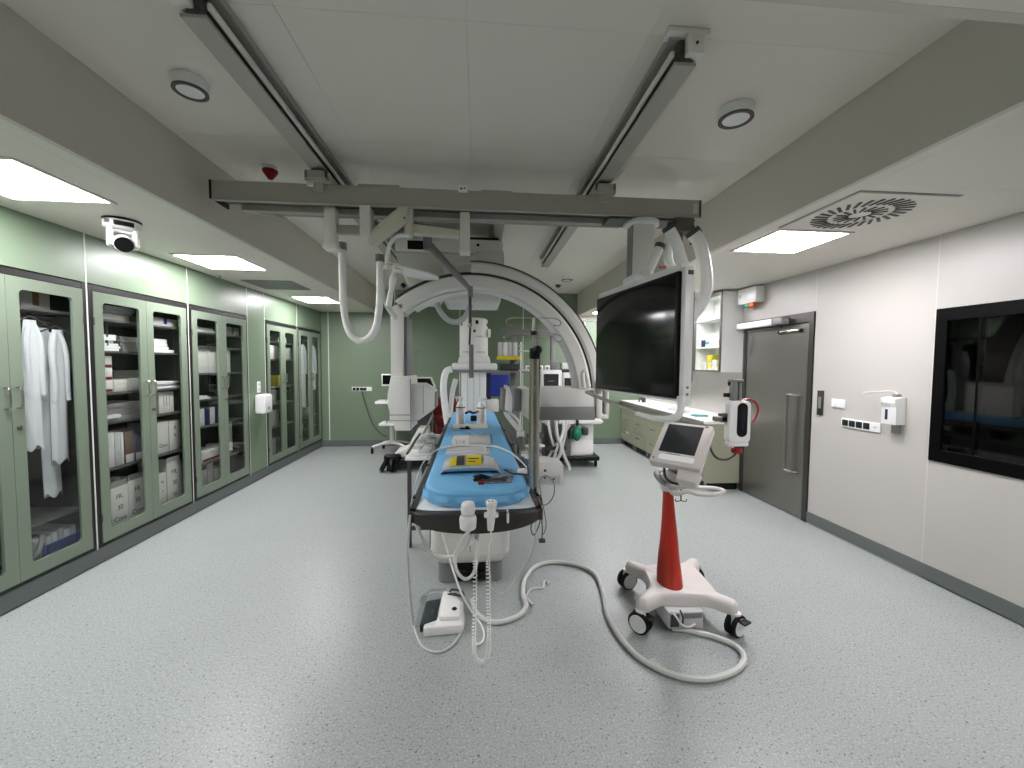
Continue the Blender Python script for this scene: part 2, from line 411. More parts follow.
ceiling_light(2.065, 2.58, 6.75, 7.27, 'glowing square ceiling panel by the end wall behind the big screen')
ceiling_light(-2.66, -2.15, .2, .7, 'glowing square ceiling panel beyond the first cabinet, left aisle')
ceiling_light(2.065, 2.58, .3, .8, 'glowing square ceiling panel over the control-room window aisle')
# swirl diffuser
df = thing('air_diffuser', 'square ceiling air outlet with swirl slots beside the right light panel', 'air vent', (2.32, 2.33, ZL))
part('face_plate', G().box(2.03, 2.61, 2.045, 2.62, ZL-.008, ZL+.001, .002, 1), 'ceiling', df)
part('edge_shadow_gap', G().box(2.018, 2.622, 2.033, 2.632, ZL-.003, ZL+.0015), 'medical_grey', df)
for rr0, rr1, n, off in ((.16, .245, 30, .5), (.055, .13, 16, .6)):
    for k in range(n):
        a = 2*PI*k/n; b = a+off*.35
        p0 = Vector((2.32+rr0*math.cos(a), 2.335+rr0*math.sin(a), ZL-.009)); p1 = Vector((2.32+rr1*math.cos(b), 2.335+rr1*math.sin(b), ZL-.009))
        dv = (p1-p0).normalized(); w = Vector((-dv.y, dv.x, 0))*(.0085 if n == 30 else .007)
        g = G(); g.skin([g.ring([p0-w, p0+w, p0+w+Vector((0, 0, -.003)), p0-w+Vector((0, 0, -.003))]), g.ring([p1-w, p1+w, p1+w+Vector((0, 0, -.003)), p1-w+Vector((0, 0, -.003))])])
        part('slot', g, 'black', df)
gr = thing('return_grille', 'square grey extract grille in the low ceiling above the cabinets', 'air vent', (-2.4, 5.15, ZL))
part('frame', G().box(-2.68, -2.13, 4.88, 4.91, ZL-.01, ZL+.001).box(-2.68, -2.13, 5.39, 5.42, ZL-.01, ZL+.001).box(-2.68, -2.65, 4.91, 5.39, ZL-.01, ZL+.001).box(-2.16, -2.13, 4.91, 5.39, ZL-.01, ZL+.001), 'medical_grey', gr)
part('backing', G().box(-2.65, -2.16, 4.91, 5.39, ZL-.002, ZL+.001), 'dark_grey', gr)
for k in range(14): part('slat', G().box(-2.65, -2.16, 4.918+k*.034, 4.938+k*.034, ZL-.009, ZL-.003), 'medical_grey', gr)
def downlight(x, y, z, r, label):
    t = thing('ceiling_speaker', label, 'ceiling fitting', (x, y, z-.07), group='round ceiling fittings')
    part('housing', G().lathe([(r*.98, -.05), (r, -.045), (r, -.002), (r*.96, 0)], (x, y, z), 32), 'bright_white', t)
    part('rim', G().lathe([(r*.97, -.058), (r*.97, -.049), (r*.72, -.049), (r*.76, -.058)], (x, y, z), 32, hollow=True), 'rail_dark', t)
    part('lens', G().lathe([(r*.0, -.058), (r*.6, -.057), (r*.78, -.053), (r*.78, -.047), (0, -.047)], (x, y, z), 32), 'lens', t)
downlight(-1.39, 2.15, ZC, .076, 'round white surface-mounted ceiling fitting beside the rail end, cabinet side')
downlight(1.36, 2.11, ZC, .088, 'round white surface-mounted ceiling fitting over the big screen side')
downlight(1.37, 6.25, ZC, .09, 'round white ceiling fitting far back near the green end wall')
t = thing('fire_beacon', 'small red cone-shaped fire beacon on the raised ceiling', 'fire alarm', (-1.45, 3.03, ZC-.07))
part('base', G().lathe([(.05, -.02), (.055, -.015), (.055, 0), (.05, .001)], (-1.45, 3.03, ZC), 24), 'bright_white', t)
part('lens', G().lathe([(.004, -.085), (.014, -.082), (.048, -.035), (.05, -.02)], (-1.45, 3.03, ZC), 24), 'alarm_red', t)
t = thing('smoke_detector', 'small dark dome detector on the raised ceiling near the end wall', 'detector', (1.34, 6.8, ZC-.06))
part('base', G().lathe([(.05, -.02), (.055, 0)], (1.34, 6.8, ZC), 20), 'bright_white', t)
part('dome', G().lathe([(.004, -.07), (.03, -.06), (.045, -.035), (.045, -.02)], (1.34, 6.8, ZC), 20), 'dark_grey', t)
t = thing('sprinkler_head', 'tiny white sprinkler head on the ceiling above the third cabinet', 'sprinkler', (-2.75, 4.62, ZL-.03))
part('escutcheon', G().lathe([(.03, -.012), (.036, 0)], (-2.75, 4.62, ZL), 16), 'bright_white', t)
part('head', G().lathe([(.018, -.03), (.012, -.012)], (-2.75, 4.62, ZL), 12), 'chrome', t)
# dome camera under the low ceiling
pc = Vector((-2.36, 2.95, ZL)); t = thing('dome_camera', 'white pan-tilt camera with a black lens under the low ceiling', 'camera', (pc.x, pc.y, ZL-.22), .75)
part('mount_plate', G().lathe([(.098, -.014), (.1, -.01), (.1, 0)], (0, 0, .22), 32), 'black', t, True)
part('body_ring', G().lathe([(.085, -.062), (.096, -.055), (.099, -.014)], (0, 0, .22), 32), 'bright_white', t, True)
part('sensor_window', G().box(-.05, .05, -.1, -.085, .165, .195, .004), 'black', t, True)
part('vent', G().box(-.09, -.065, -.072, -.055, .178, .2), 'medical_grey', t, True)
part('yoke', G().box(-.078, -.045, -.06, .05, .04, .165, .02, 3).box(.045, .078, -.06, .05, .04, .165, .02, 3).box(-.07, .07, -.03, .05, .135, .17, .015), 'bright_white', t, True)
Mh = Matrix.Translation((0, -.005, .075)) @ Matrix.Rotation(math.radians(112), 4, 'X')
hd = part('camera_head', G().lathe([(.03, -.05), (.05, -.04), (.053, 0), (.052, .06), (.05, .066)], M=Mh, n=28), 'bright_white', t, True)
part('lens', G().lathe([(.0, .069), (.048, .0695), (.049, .064), (.0, .06)], M=Mh, n=28), 'black', hd, True)

# ================================================================ built-in glass-fronted cabinets along the left wall
XI = XL-.47                                               # inner back of the cabinets
def slab_with_hole(y0, y1, z0, z1, h, x0, x1, rad=.03):
    """door stile frame: outer rectangle with a rounded hole h=(y0,y1,z0,z1), thickness x0..x1"""
    g = G(); n = 5
    inner = rrect(h[0], h[1], h[2], h[3], rad, n)
    m = len(inner); outer = []
    # match the outer outline to the inner one corner by corner
    cs = [(y1, z0), (y1, z1), (y0, z1), (y0, z0)]
    for k in range(4):
        for i in range(n+1): outer.append(cs[k])
    def R(pl, x): return g.ring([(x, p[0], p[1]) for p in pl])
    oi, ii, oo, io = R(outer, x0), R(inner, x0), R(outer, x1), R(inner, x1)
    for A, B in ((oi, ii), (io, oo), (ii, io), (oo, oi)):
        for j in range(m):
            try: g.bm.faces.new((A[j], A[(j+1) % m], B[(j+1) % m], B[j]))
            except ValueError: pass
    bmesh.ops.remove_doubles(g.bm, verts=g.bm.verts[:], dist=1e-5)
    bmesh.ops.dissolve_degenerate(g.bm, dist=1e-6, edges=g.bm.edges[:])
    return g
def cabinet(y0, y1, shelves, label, divider=None, lock=True):
    t = thing('glass_cabinet', label, 'cabinet', (XL-.25, (y0+y1)/2, .128), group='built-in glass-fronted cabinets')
    ym = (y0+y1)/2
    b = part('carcass', G().box(XI-.02, XI, y0, y1, .129, 2.12).box(XI, XL-.025, y0, y0+.018, .129, 2.12).box(XI, XL-.025, y1-.018, y1, .129, 2.12)
         .box(XI, XL-.025, y0+.018, y1-.018, .129, .165).box(XI, XL-.025, y0+.018, y1-.018, 2.09, 2.12), 'cabinet_inside', t)
    f = .032
    part('frame', G().box(XL-.03, XL+.004, y0, y0+f, .135, 2.12, .002, 1).box(XL-.03, XL+.004, y1-f, y1, .135, 2.12, .002, 1)
         .box(XL-.03, XL+.004, y0+f, y1-f, 2.078, 2.12, .002, 1).box(XL-.03, XL+.004, y0+f, y1-f, .135, .152, .002, 1), 'frame_steel', t)
    for k, (a, c) in enumerate(((y0+f+.002, ym-.0015), (ym+.0015, y1-f-.002))):
        w = c-a; st = .072
        h = (a+st, c-st, .245, 1.998)
        d = part('door', slab_with_hole(a, c, .156, 2.074, h, XL-.012, XL+.010), 'cabinet_green', t)
        part('glass_pane', G().box(XL-.004, XL+.002, h[0]-.004, h[1]+.004, h[2]-.004, h[3]+.004), 'glass', d)
        hy = c-.032 if k == 0 else a+.032
        part('handle', G().tube([(XL+.01, hy, 1.385), (XL+.035, hy, 1.382), (XL+.042, hy, 1.36), (XL+.042, hy, 1.28), (XL+.035, hy, 1.258), (XL+.01, hy, 1.255)], .0065, 8, smooth=3), 'chrome', d)
        if k == 1 and lock: part('lock', G().cyl((XL+.008, hy, 1.13), (XL+.022, hy, 1.13), .011).box(XL+.02, XL+.034, hy-.003, hy+.003, 1.115, 1.145), 'steel', d)
        for hz in (.35, 1.85):
            part('hinge', G().cyl((XL+.006, a if k == 0 else c, hz-.03), (XL+.006, a if k == 0 else c, hz+.03), .006, n=8), 'dark_steel', d)
    for z in shelves:
        part('shelf', G().box(XI+.005, XL-.05, y0+.019, y1-.019, z-.018, z, .002, 1), 'shelf_grey', t)
    return t
CB = [(2.213, 3.25), (3.266, 4.296), (4.311, 5.333), (5.76, 6.728), (6.743, 7.705)]
Z2 = [.69, 1.065, 1.30, 1.635, 1.885]
Z3 = [.46, .86, 1.15, 1.43, 1.72, 1.87]
Z4 = [.62, .95, 1.2, 1.6, 1.85]
Z5 = [.42, .62]
cabinet(*CB[0], [.47, 1.90], 'green framed glass cabinet with hanging white gowns and a top shelf')
cabinet(*CB[1], Z2, 'green framed glass cabinet packed with handwritten cartons and white packs')
cabinet(*CB[2], Z3, 'green framed glass cabinet with a dark screen, large white boxes and papers')
cabinet(*CB[3], Z4, 'green framed glass cabinet with yellow packs, between the wall dispenser and the coat cabinet')
cabinet(*CB[4], Z5, 'green framed glass cabinet with a white coat, in the room corner')

def deeper(y, x):
    """depth along the wall of something seen at y on the glass but standing at x behind it"""
    lo, hi = next((c for c in CB if c[0] <= y <= c[1]), CB[0])
    return max(lo+.025, min(hi-.025, y*x/XL))
def crate(name, label, cat, y0, y1, z0, z1, m, x1=XL-.08, d=.26, bev=.004, group=None, txt=None, lid=None, stripe=None, tape=None):
    """a carton or pack on a shelf: body plus what shows on its front"""
    x0 = max(XI+.01, x1-d); y0, y1 = deeper(y0, x1), deeper(y1, x1)
    plain = not (txt or lid or stripe or tape)
    g = G().box(x0, x1, y0, y1, z0+.001, z1, bev)
    if plain: return one(name, g, m, label, cat, group)
    t = thing(name, label, cat, ((x0+x1)/2, (y0+y1)/2, z0), group=group)
    part('body', g, m, t)
    if txt:
        for k, s in enumerate(txt):
            writing(s, min(.075, (y1-y0)*.34), face_x((x1+.0008, (y0+y1)/2, z1-(z1-z0)*(.24+.26*k))), 'ink', t)
    if lid:
        part('flap', G().box(x1-.012, x1-.002, y0+.01, y1-.01, z1-.004, z1+.05, .002, 1, M=None).box(x0, x1, y0, y0+.008, z1-.004, z1+.04, .002, 1), lid, t)
    if stripe: part('end_label', G().box(x1-.001, x1+.0015, y0+.006, y1-.006, z0+.006, z0+(z1-z0)*.28), stripe, t)
    if tape: part('tape', G().box(x0-.001, x1+.001, (y0+y1)/2-.02, (y0+y1)/2+.02, z0+.02, z1+.0012), tape, t)
    return t
def pile(k, n):
    return 'topmost' if k == n-1 else 'lowest' if k == 0 else ('second', 'third', 'fourth', 'fifth')[k-1]+' from below'
def nth(k): return ('first', 'second', 'third', 'fourth', 'fifth')[k]
def pack_stack(n, label, group, y0, y1, z, m, x1=XL-.08, d=.24, h=.022, name='sterile_pack', jitter=.012):
    """n flat packs, each its own thing"""
    y0, y1 = deeper(y0, x1), deeper(y1, x1)
    for k in range(n):
        lab = label if n == 1 else label+', '+pile(k, n)
        a = random.uniform(-jitter, jitter); b = random.uniform(-jitter, jitter); x = x1-abs(random.uniform(0, jitter*2))
        hh = h*random.uniform(.75, 1.15)
        lo, hi = next((c for c in CB if c[0] <= y0 <= c[1]), CB[0])
        poly = rrect(max(lo+.025, y0+a), min(hi-.022, y1+b), z+.0006, z+hh, hh*.42, 3)
        one(name, G().prism(poly, 'x', max(XI+.01, x-d), x), m, lab, 'pack', group)
        z += hh+.0006
    return z

# --- first cabinet: gowns on hangers, box on the top shelf, bags on the floor
def garment(y0, y1, z0, z1, label, x=XL-.17, th=.09, seed=1, m='gown', name='hanging_gown', cat='gown', rail=1.86):
    rnd = random.Random(seed); y0, y1 = deeper(y0, x), deeper(y1, x)
    lo, hi = next((c for c in CB if c[0] <= y0 <= c[1]), CB[0])
    if y1 > hi-.075: y0, y1 = y0-(y1-hi+.075), hi-.075
    t = thing(name, label, cat, (x, (y0+y1)/2, z0))
    g = G(); rings = []; n = 28
    ph = [rnd.uniform(0, 6) for _ in range(4)]
    for i in range(15):
        s = i/14; z = z1+(z0-z1)*s
        half = (y1-y0)/2*(.62+.38*min(1, s*4))*(1+.05*math.sin(3*s+ph[0])); cy = (y0+y1)/2+.012*math.sin(2.2*s+ph[1])
        ring = []
        for j in range(n):
            a = 2*PI*j/n
            fold = 1+.16*math.sin(5*a+ph[2]+s*1.2)*min(1, s*2.5)
            ring.append((x+th/2*math.sin(a)*fold*(.5+.5*min(1, s*3)), cy+half*math.cos(a)*(1+.04*math.sin(7*a+ph[3])), z+(.02*math.sin(4*a+ph[0]) if i == 14 else 0)))
        rings.append(g.ring(ring))
    g.skin(rings)
    part('cloth', g, m, t)
    for sgn in (-1, 1):
        gs = G(); yy = (y0+y1)/2+sgn*(y1-y0)*.40
        gs.tube([(x, yy-sgn*.03, z1-.03), (x+.2*th, yy, z1-.16), (x+.3*th, yy-sgn*.005, z1-.36), (x+.3*th, yy, z1-.5)], [th*.4, th*.42, th*.42, th*.4, th*.4, th*.4, th*.38, th*.36, th*.34], 10, smooth=3)
        part('sleeve', gs, m, t)
    part('hanger', G().tube([(x, (y0+y1)/2-.10, z1-.02), (x, (y0+y1)/2, z1+.025), (x, (y0+y1)/2+.10, z1-.02)], .005, 6).tube([(x, (y0+y1)/2, z1+.025), (XL-.2, (y0+y1)/2, rail), (XL-.2, (y0+y1)/2+.02, rail+.014)], .003, 6), 'dark_grey', t)
    return t
one('hanging_rail', G().cyl((XL-.2, CB[0][0]+.022, 1.855), (XL-.2, CB[0][1]-.022, 1.855), .011).box(XL-.21, XL-.19, 2.9, 2.912, 1.855, 1.883).box(XL-.21, XL-.19, 3.06, 3.072, 1.855, 1.883), 'dark_steel', 'dark clothes rail under the top shelf of the gown cabinet', 'rail')
garment(2.815, 2.925, .97, 1.82, 'short white printed gown hanging in front inside the gown cabinet', x=XL-.075, th=.045, seed=3, rail=1.845)
garment(2.90, 3.01, .60, 1.78, 'longest white gown hanging in the gown cabinet', x=XL-.145, th=.045, seed=5, rail=1.845)
garment(2.99, 3.10, .84, 1.77, 'white gown with grey creases hanging last in the gown cabinet', x=XL-.085, th=.05, seed=9, rail=1.845)
crate('carton', 'brown and grey carton on the top shelf of the gown cabinet', 'box', 2.82, 3.0, 1.901, 2.03, 'carton_grey', tape='carton_brown')
b = at(50, 560, x=XL-.1)
t = thing('storage_tray', 'blue plastic tray with folded packs at the bottom of the gown cabinet', 'tray', (XL-.2, 3.1, .166))
part('tray_floor', G().box(XL-.4, XL-.07, 2.98, 3.215, .166, .176), 'navy', t)
part('tray_wall', G().box(XL-.075, XL-.065, 2.98, 3.215, .176, .29, .003, 1).box(XL-.41, XL-.4, 2.98, 3.215, .176, .29, .003, 1).box(XL-.4, XL-.07, 2.975, 2.985, .176, .29, .003, 1).box(XL-.4, XL-.07, 3.21, 3.22, .176, .29, .003, 1), 'blue', t)
for k in range(12): part('rib', G().box(XL-.0655, XL-.062, 2.986+k*.0192, 2.991+k*.0192, .18, .286), 'navy', t)
for k in range(5):
    one('folded_pack', G().box(XL-.36, XL-.09, 2.99+k*.044, 3.03+k*.044, .178, .34+.012*(k % 3), .012, 3), 'paper' if k % 2 else 'paper_grey', nth(k)+' folded pack from the silver bag, standing in the blue tray', 'pack', 'packs in the blue tray')
g = G()
for i in range(7):
    pass
one('silver_bag', G().box(XL-.3, XL-.06, 2.855, 2.968, .168, .38, .045, 3).tube([(XL-.085, 2.875, .2), (XL-.06, 2.91, .29), (XL-.08, 2.95, .37)], [.03, .035, .02], 10, smooth=3), 'foil', 'crumpled silver bag beside the blue tray in the gown cabinet', 'bag')

# --- second cabinet
yA, yB, yC, yD = 3.375, 3.73, 3.86, 4.19
za = Z2
crate('flat_carton', 'flat grey carton lying on the top shelf of the handwritten-carton cabinet', 'box', 3.36, 3.62, za[4], za[4]+.05, 'carton_grey')
pack_stack(2, 'flat wrapped pack on the flat top-shelf carton, second cabinet', 'wrapped packs on the top shelf', 3.40, 3.68, za[4]+.052, 'paper_grey', h=.035)
crate('supply_box', 'white supply box with a blue band on the top shelf, second cabinet', 'box', 3.86, 4.16, za[4], za[4]+.075, 'carton_white', tape='blue')
pack_stack(6, 'rumpled white pack beside the grey divider, second cabinet', 'white packs in the left pile', 3.375, 3.52, za[3], 'paper', h=.024, jitter=.02)
pack_stack(5, 'dark grey wrapped pack in the flat pile, second cabinet', 'dark wrapped packs', 3.55, 3.74, za[3], 'carton_grey', h=.026)
one('shelf_divider', G().box(XL-.36, XL-.1, 3.53, 3.54, za[3]+.001, za[4]-.02), 'shelf_grey', 'thin grey upright divider between piles, second cabinet', 'divider')
pack_stack(4, 'crumpled white sleeve in the loose pile, second cabinet', 'loose white sleeves', 3.86, 4.10, za[3], 'paper', h=.032, jitter=.035)
for k in range(3):
    crate('glove_box', ('lowest', 'middle', 'topmost')[k]+' white box with a red end label in the small column, second cabinet', 'box', 3.375, 3.445, za[2]+.0005+k*.0985, za[2]+.0975+k*.0985, 'carton_white', stripe='dark_red', d=.2)
crate('white_box', 'low white box with small print beside the red-label boxes, second cabinet', 'box', 3.455, 3.58, za[2], za[2]+.10, 'carton_white', txt=['. . .'])
crate('white_box', 'plain low white box near the door stile, second cabinet', 'box', 3.59, 3.73, za[2], za[2]+.105, 'carton_white')
crate('flat_carton', 'flat grey carton lying behind the low white boxes, second cabinet', 'box', 3.46, 3.74, za[2]+.001, za[2]+.17, 'carton_grey', x1=XL-.345, d=.11)
pack_stack(3, 'folded white drape on the middle shelf, second cabinet', 'folded drapes', 3.875, 4.17, za[2], 'paper', h=.022, jitter=.015)
pack_stack(4, 'dark folded tray wrap on the shelf below the low boxes, second cabinet', 'dark tray wraps', 3.39, 3.72, za[1], 'carton_grey', h=.034, jitter=.02)
pack_stack(2, 'small white pouch leaning at the shelf front, second cabinet', 'small white pouches', 3.385, 3.52, za[1], 'paper', x1=XL-.06, d=.02, h=.03)
crate('white_box', 'tall white box with printed lines behind the right door, second cabinet', 'box', 3.90, 4.08, za[1], za[1]+.20, 'carton_white', txt=['| | |', '| | |'])
for k, (a, c, m, l) in enumerate(((3.37, 3.435, 'paper', 'white folder standing at the stile end, second cabinet'), (3.44, 3.49, 'paper_grey', 'grey-white folder standing next to the white one, second cabinet'), (3.495, 3.52, 'paper', 'thin white folder standing by the brown box, second cabinet'))):
    one('folder', G().box(XL-.34, XL-.085, a*1.03, c*1.03, za[0]+.001, za[0]+.29-.01*k, .004), m, l, 'folder')
crate('brown_box', 'brown box with a white sticker among the folders, second cabinet', 'box', 3.53, 3.62, za[0], za[0]+.27, 'carton_brown', tape=None, stripe='paper')
crate('blue_box', 'dark blue box beside the brown one, second cabinet', 'box', 3.63, 3.70, za[0], za[0]+.25, 'navy', stripe='paper_grey')
crate('carton', 'white carton with scrawled letters behind the right door, second cabinet', 'box', 3.87, 4.0, za[0], za[0]+.30, 'carton_white', txt=['', '', 'Cons'])
crate('carton', 'white carton with loops of handwriting behind the right door, second cabinet', 'box', 4.01, 4.15, za[0], za[0]+.29, 'carton_white', txt=['B', '8'])
crate('carton', 'open white carton marked FR 30 at the bottom of the second cabinet, stile end', 'box', 3.385, 3.545, .166, .52, 'carton_white', txt=['FR.', '30', 'Cons'], lid='carton_grey')
crate('carton', 'open white carton marked FR 30 beside the stile-end one, bottom of the second cabinet', 'box', 3.55, 3.72, .166, .535, 'carton_white', txt=['FR', '30', 'Cons'], lid='carton_grey')
crate('carton', 'half-hidden low white carton at the bottom behind the right door, second cabinet', 'box', 3.86, 3.955, .166, .50, 'carton_white', txt=['FR', '4'])
crate('carton', 'tall white carton marked FR at the bottom behind the right door, second cabinet', 'box', 3.965, 4.15, .166, .58, 'carton_white', txt=['FR.', '30', 'bi'], lid='carton_white')
for k in range(3):
    one('paper_roll', G().box(XL-.3+.02*k, XL-.13, 3.40+.09*k, 3.47+.09*k, .545, .60-.01*k, .02, 3), 'paper_grey', nth(k)+' rumpled grey pack from the stile on the bottom cartons, second cabinet', 'pack', 'packs on the bottom cartons')

# --- third cabinet
z3 = Z3
pack_stack(2, 'flat pack on the highest shelf of the third cabinet', 'packs on the highest shelf', 4.43, 4.72, z3[5], 'paper_grey', h=.03)
crate('small_box', 'pale square box on the highest shelf behind the right door, third cabinet', 'box', 4.93, 5.02, z3[5], z3[5]+.10, 'carton_grey')
crate('small_box', 'pale square box beside its twin on the highest shelf, corner side, third cabinet', 'box', 5.08, 5.17, z3[5], z3[5]+.10, 'carton_grey')
for k, (a, c) in enumerate(((4.40, 4.60), (4.61, 4.79), (4.80, 4.98))):
    crate('large_box', ('large white box at the stile end of the big row, third cabinet', 'large white box in the middle of the big row, third cabinet', 'large white box at the far end of the big row, third cabinet')[k], 'box', a, c, z3[3], z3[3]+.27, 'carton_white', stripe='paper_grey')
for k in range(3):
    one('paper_sheet', G().box(XL-.33, XL-.07-.01*k, 4.43+.02*k, 4.72-.01*k, z3[2]+.001+.012*k, z3[2]+.011+.012*k, .002, 1), 'paper', 'bright white paper lying in the third cabinet, '+pile(k, 3), 'paper', 'papers in the third cabinet')
t = thing('small_monitor', 'dark small monitor stored behind the right door of the third cabinet', 'monitor', (XL-.25, 5.05, z3[2]))
part('stand', G().box(XL-.32, XL-.15, 4.98, 5.12, z3[2]+.001, z3[2]+.02, .004).box(XL-.26, XL-.22, 5.03, 5.07, z3[2]+.018, z3[2]+.08), 'dark_grey', t)
part('shell', G().box(XL-.25, XL-.19, 4.9, 5.2, z3[2]+.06, z3[2]+.255, .008), 'dark_grey', t)
part('display', G().box(XL-.191, XL-.188, 4.92, 5.18, z3[2]+.08, z3[2]+.24), 'screen', t)
for k in range(4):
    crate('blue_pack', nth(k)+' pack from the stile in the blue and grey row, third cabinet', 'pack', 4.43+k*.085, 4.505+k*.085, z3[1], z3[1]+.19-.012*(k % 2), 'navy' if k % 2 else 'paper_grey', group='blue packs in the third cabinet')
t = thing('sample_bottle', 'white capped bottle behind the right door of the third cabinet', 'bottle', (XL-.18, 5.0, z3[1]))
part('body', G().lathe([(.03, .001), (.034, .006), (.034, .09), (.02, .105)], (XL-.18, 5.0, z3[1]), 18), 'bright_white', t)
part('cap', G().lathe([(.022, .105), (.024, .11), (.022, .135)], (XL-.18, 5.0, z3[1]), 18), 'paper_grey', t)
t = crate('wide_box', 'wide white box with a dark red front band, third cabinet', 'box', 4.45, 4.76, z3[0], z3[0]+.12, 'carton_white', stripe='dark_red')
crate('wide_box', 'short white box with a dark red front band by the tall tube, third cabinet', 'box', 4.9, 4.98, z3[0], z3[0]+.12, 'carton_white', stripe='dark_red')
t = thing('film_tube', 'tall grey-white tube standing in the third cabinet', 'tube', (XL-.2, 5.22, z3[0]))
part('wall', G().lathe([(.045, .001), (.05, .004), (.05, .34), (.046, .345)], (XL-.2, 5.22, z3[0]), 20), 'paper_grey', t)
part('lid', G().lathe([(.052, .33), (.052, .36), (.048, .363)], (XL-.2, 5.22, z3[0]), 20), 'carton_grey', t)
for k, (a, c, h) in enumerate(((4.42, 4.52, .22), (4.53, 4.62, .27), (4.63, 4.74, .2))):
    crate('carton', ('small grey carton at the bottom of the third cabinet, stile end', 'taller grey carton at the bottom of the third cabinet', 'lowest grey carton at the bottom of the third cabinet, by the middle stile')[k], 'box', a, c, .166, .166+h, 'carton_grey', lid='carton_brown' if k == 0 else None)

# --- fourth cabinet
z4 = Z4
one('basin', G().box(XL-.34, XL-.09, 5.86, 6.05, z4[4]+.001, z4[4]+.1, .02, 3), 'bright_white', 'white basin on the top shelf behind the left door of the fourth cabinet', 'basin')
one('basin', G().box(XL-.34, XL-.09, 6.33, 6.6, z4[4]+.001, z4[4]+.09, .02, 3), 'bright_white', 'white basin on the top shelf behind the right door of the fourth cabinet', 'basin')
crate('large_box', 'large pale box on the upper shelf of the fourth cabinet, dispenser side', 'box', 5.87, 6.12, z4[3], z4[3]+.2, 'carton_white')
crate('large_box', 'large pale box on the upper shelf of the fourth cabinet, coat side', 'box', 6.32, 6.58, z4[3], z4[3]+.18, 'carton_grey')
for k in range(4):
    y = 5.88+k*.075+(.19 if k > 1 else 0)
    one('yellow_pack', G().box(XL-.3, XL-.09, y, y+.068, z4[2]+.001, z4[2]+.15+.01*(k % 2), .014, 3), 'yellow', nth(k)+' yellow pack from the wall dispenser side in the fourth cabinet', 'pack', 'yellow packs')
crate('carton', 'grey carton on the lower middle shelf of the fourth cabinet', 'box', 5.88, 6.06, z4[1], z4[1]+.2, 'carton_grey')
crate('carton', 'grey carton standing on the lowest shelf of the fourth cabinet', 'box', 5.9, 6.1, z4[0], z4[0]+.24, 'carton_grey')
crate('carton', 'grey carton on the floor of the fourth cabinet', 'box', 5.9, 6.12, .166, .44, 'carton_grey', tape='carton_brown')
# --- fifth cabinet
one('hanging_rail', G().cyl((XL-.2, CB[4][0]+.02, 1.95), (XL-.2, CB[4][1]-.02, 1.95), .011), 'dark_steel', 'dark clothes rail at the top of the corner cabinet', 'rail')
garment(7.3, 7.5, 1.08, 1.86, 'bright white coat hanging in the corner cabinet', x=XL-.075, th=.05, seed=14, name='white_coat', cat='coat', rail=1.94)
garment(6.86, 7.02, .8, 1.86, 'grey hanging garment behind the left door of the corner cabinet', x=XL-.1, th=.06, seed=17, m='paper_grey', name='hanging_garment', cat='garment', rail=1.94)
for k in range(3):
    one('shoe_pair_box', G().box(XL-.34, XL-.1, 6.85+k*.1, 6.94+k*.1, Z5[1]+.001, Z5[1]+.09, .02, 3), 'paper', nth(k)+' white bundle from the stile on the low shelf, corner cabinet', 'bundle', 'bundles in the corner cabinet')
for k in range(2):
    one('folded_bundle', G().box(XL-.34, XL-.1, 6.85+k*.16, 6.99+k*.16, Z5[0]+.001, Z5[0]+.1, .02, 3), 'paper', nth(k)+' white folded bundle from the stile on the lowest shelf, corner cabinet', 'bundle', 'folded bundles in the corner cabinet')
one('folded_bundle', G().box(XL-.34, XL-.1, 7.3, 7.5, Z5[1]+.001, Z5[1]+.14, .03, 3), 'paper_grey', 'grey bundle under the white coat in the corner cabinet', 'bundle')

# --- on the green panel between cabinets
t = thing('wall_socket', 'white double wall socket above the dispenser on the green panel', 'socket', (XL, 5.56, 1.15))
part('plate', G().box(XL, XL+.012, 5.525, 5.6, 1.155, 1.30, .004), 'bright_white', t)
for z in (1.195, 1.26): part('outlet', G().cyl((XL+.010, 5.5625, z), (XL+.0135, 5.5625, z), .022), 'paper_grey', t)
t = thing('towel_dispenser', 'white box dispenser with rounded edges on the green panel between cabinets', 'dispenser', (XL+.06, 5.56, .88))
part('housing', G().box(XL, XL+.12, 5.46, 5.67, .885, 1.135, .025, 3), 'bright_white', t)
part('front_cover', G().box(XL+.118, XL+.126, 5.475, 5.655, .9, 1.12, .003), 'bright_white', t)
part('badge', G().cyl((XL+.125, 5.565, .955), (XL+.129, 5.565, .955), .018), 'medical_grey', t)

# ================================================================ things on the right and end walls
t = thing('switch_panel', 'narrow vertical steel switch plate beside the steel door', 'switch', (XR, 3.585, 1.085))
part('plate', G().box(XR-.014, XR, 3.555, 3.62, 1.085, 1.32, .003), 'dark_steel', t)
part('button', G().box(XR-.017, XR-.013, 3.572, 3.603, 1.15, 1.26, .002, 1), 'medical_grey', t)
t = thing('light_switch', 'white double light switch beside the steel plate', 'switch', (XR, 3.397, 1.165))
part('plate', G().box(XR-.011, XR, 3.33, 3.465, 1.172, 1.256, .004), 'bright_white', t)
for y in (3.347, 3.402): part('rocker', G().box(XR-.016, XR-.010, y, y+.048, 1.184, 1.244, .003), 'bright_white', t)
t = thing('socket_strip', 'horizontal socket strip with four black outlets under the light switch', 'socket', (XR, 3.17, 1.01))
part('plate', G().box(XR-.012, XR, 3.0, 3.352, 1.014, 1.092, .004), 'bright_white', t)
for k in range(4): part('outlet', G().box(XR-.016, XR-.011, 3.087+k*.066, 3.143+k*.066, 1.026, 1.08, .003), 'socket_black', t)
part('data_port', G().box(XR-.0135, XR-.011, 3.03, 3.038, 1.05, 1.057).box(XR-.0135, XR-.011, 3.045, 3.053, 1.05, 1.057), 'dark_grey', t)
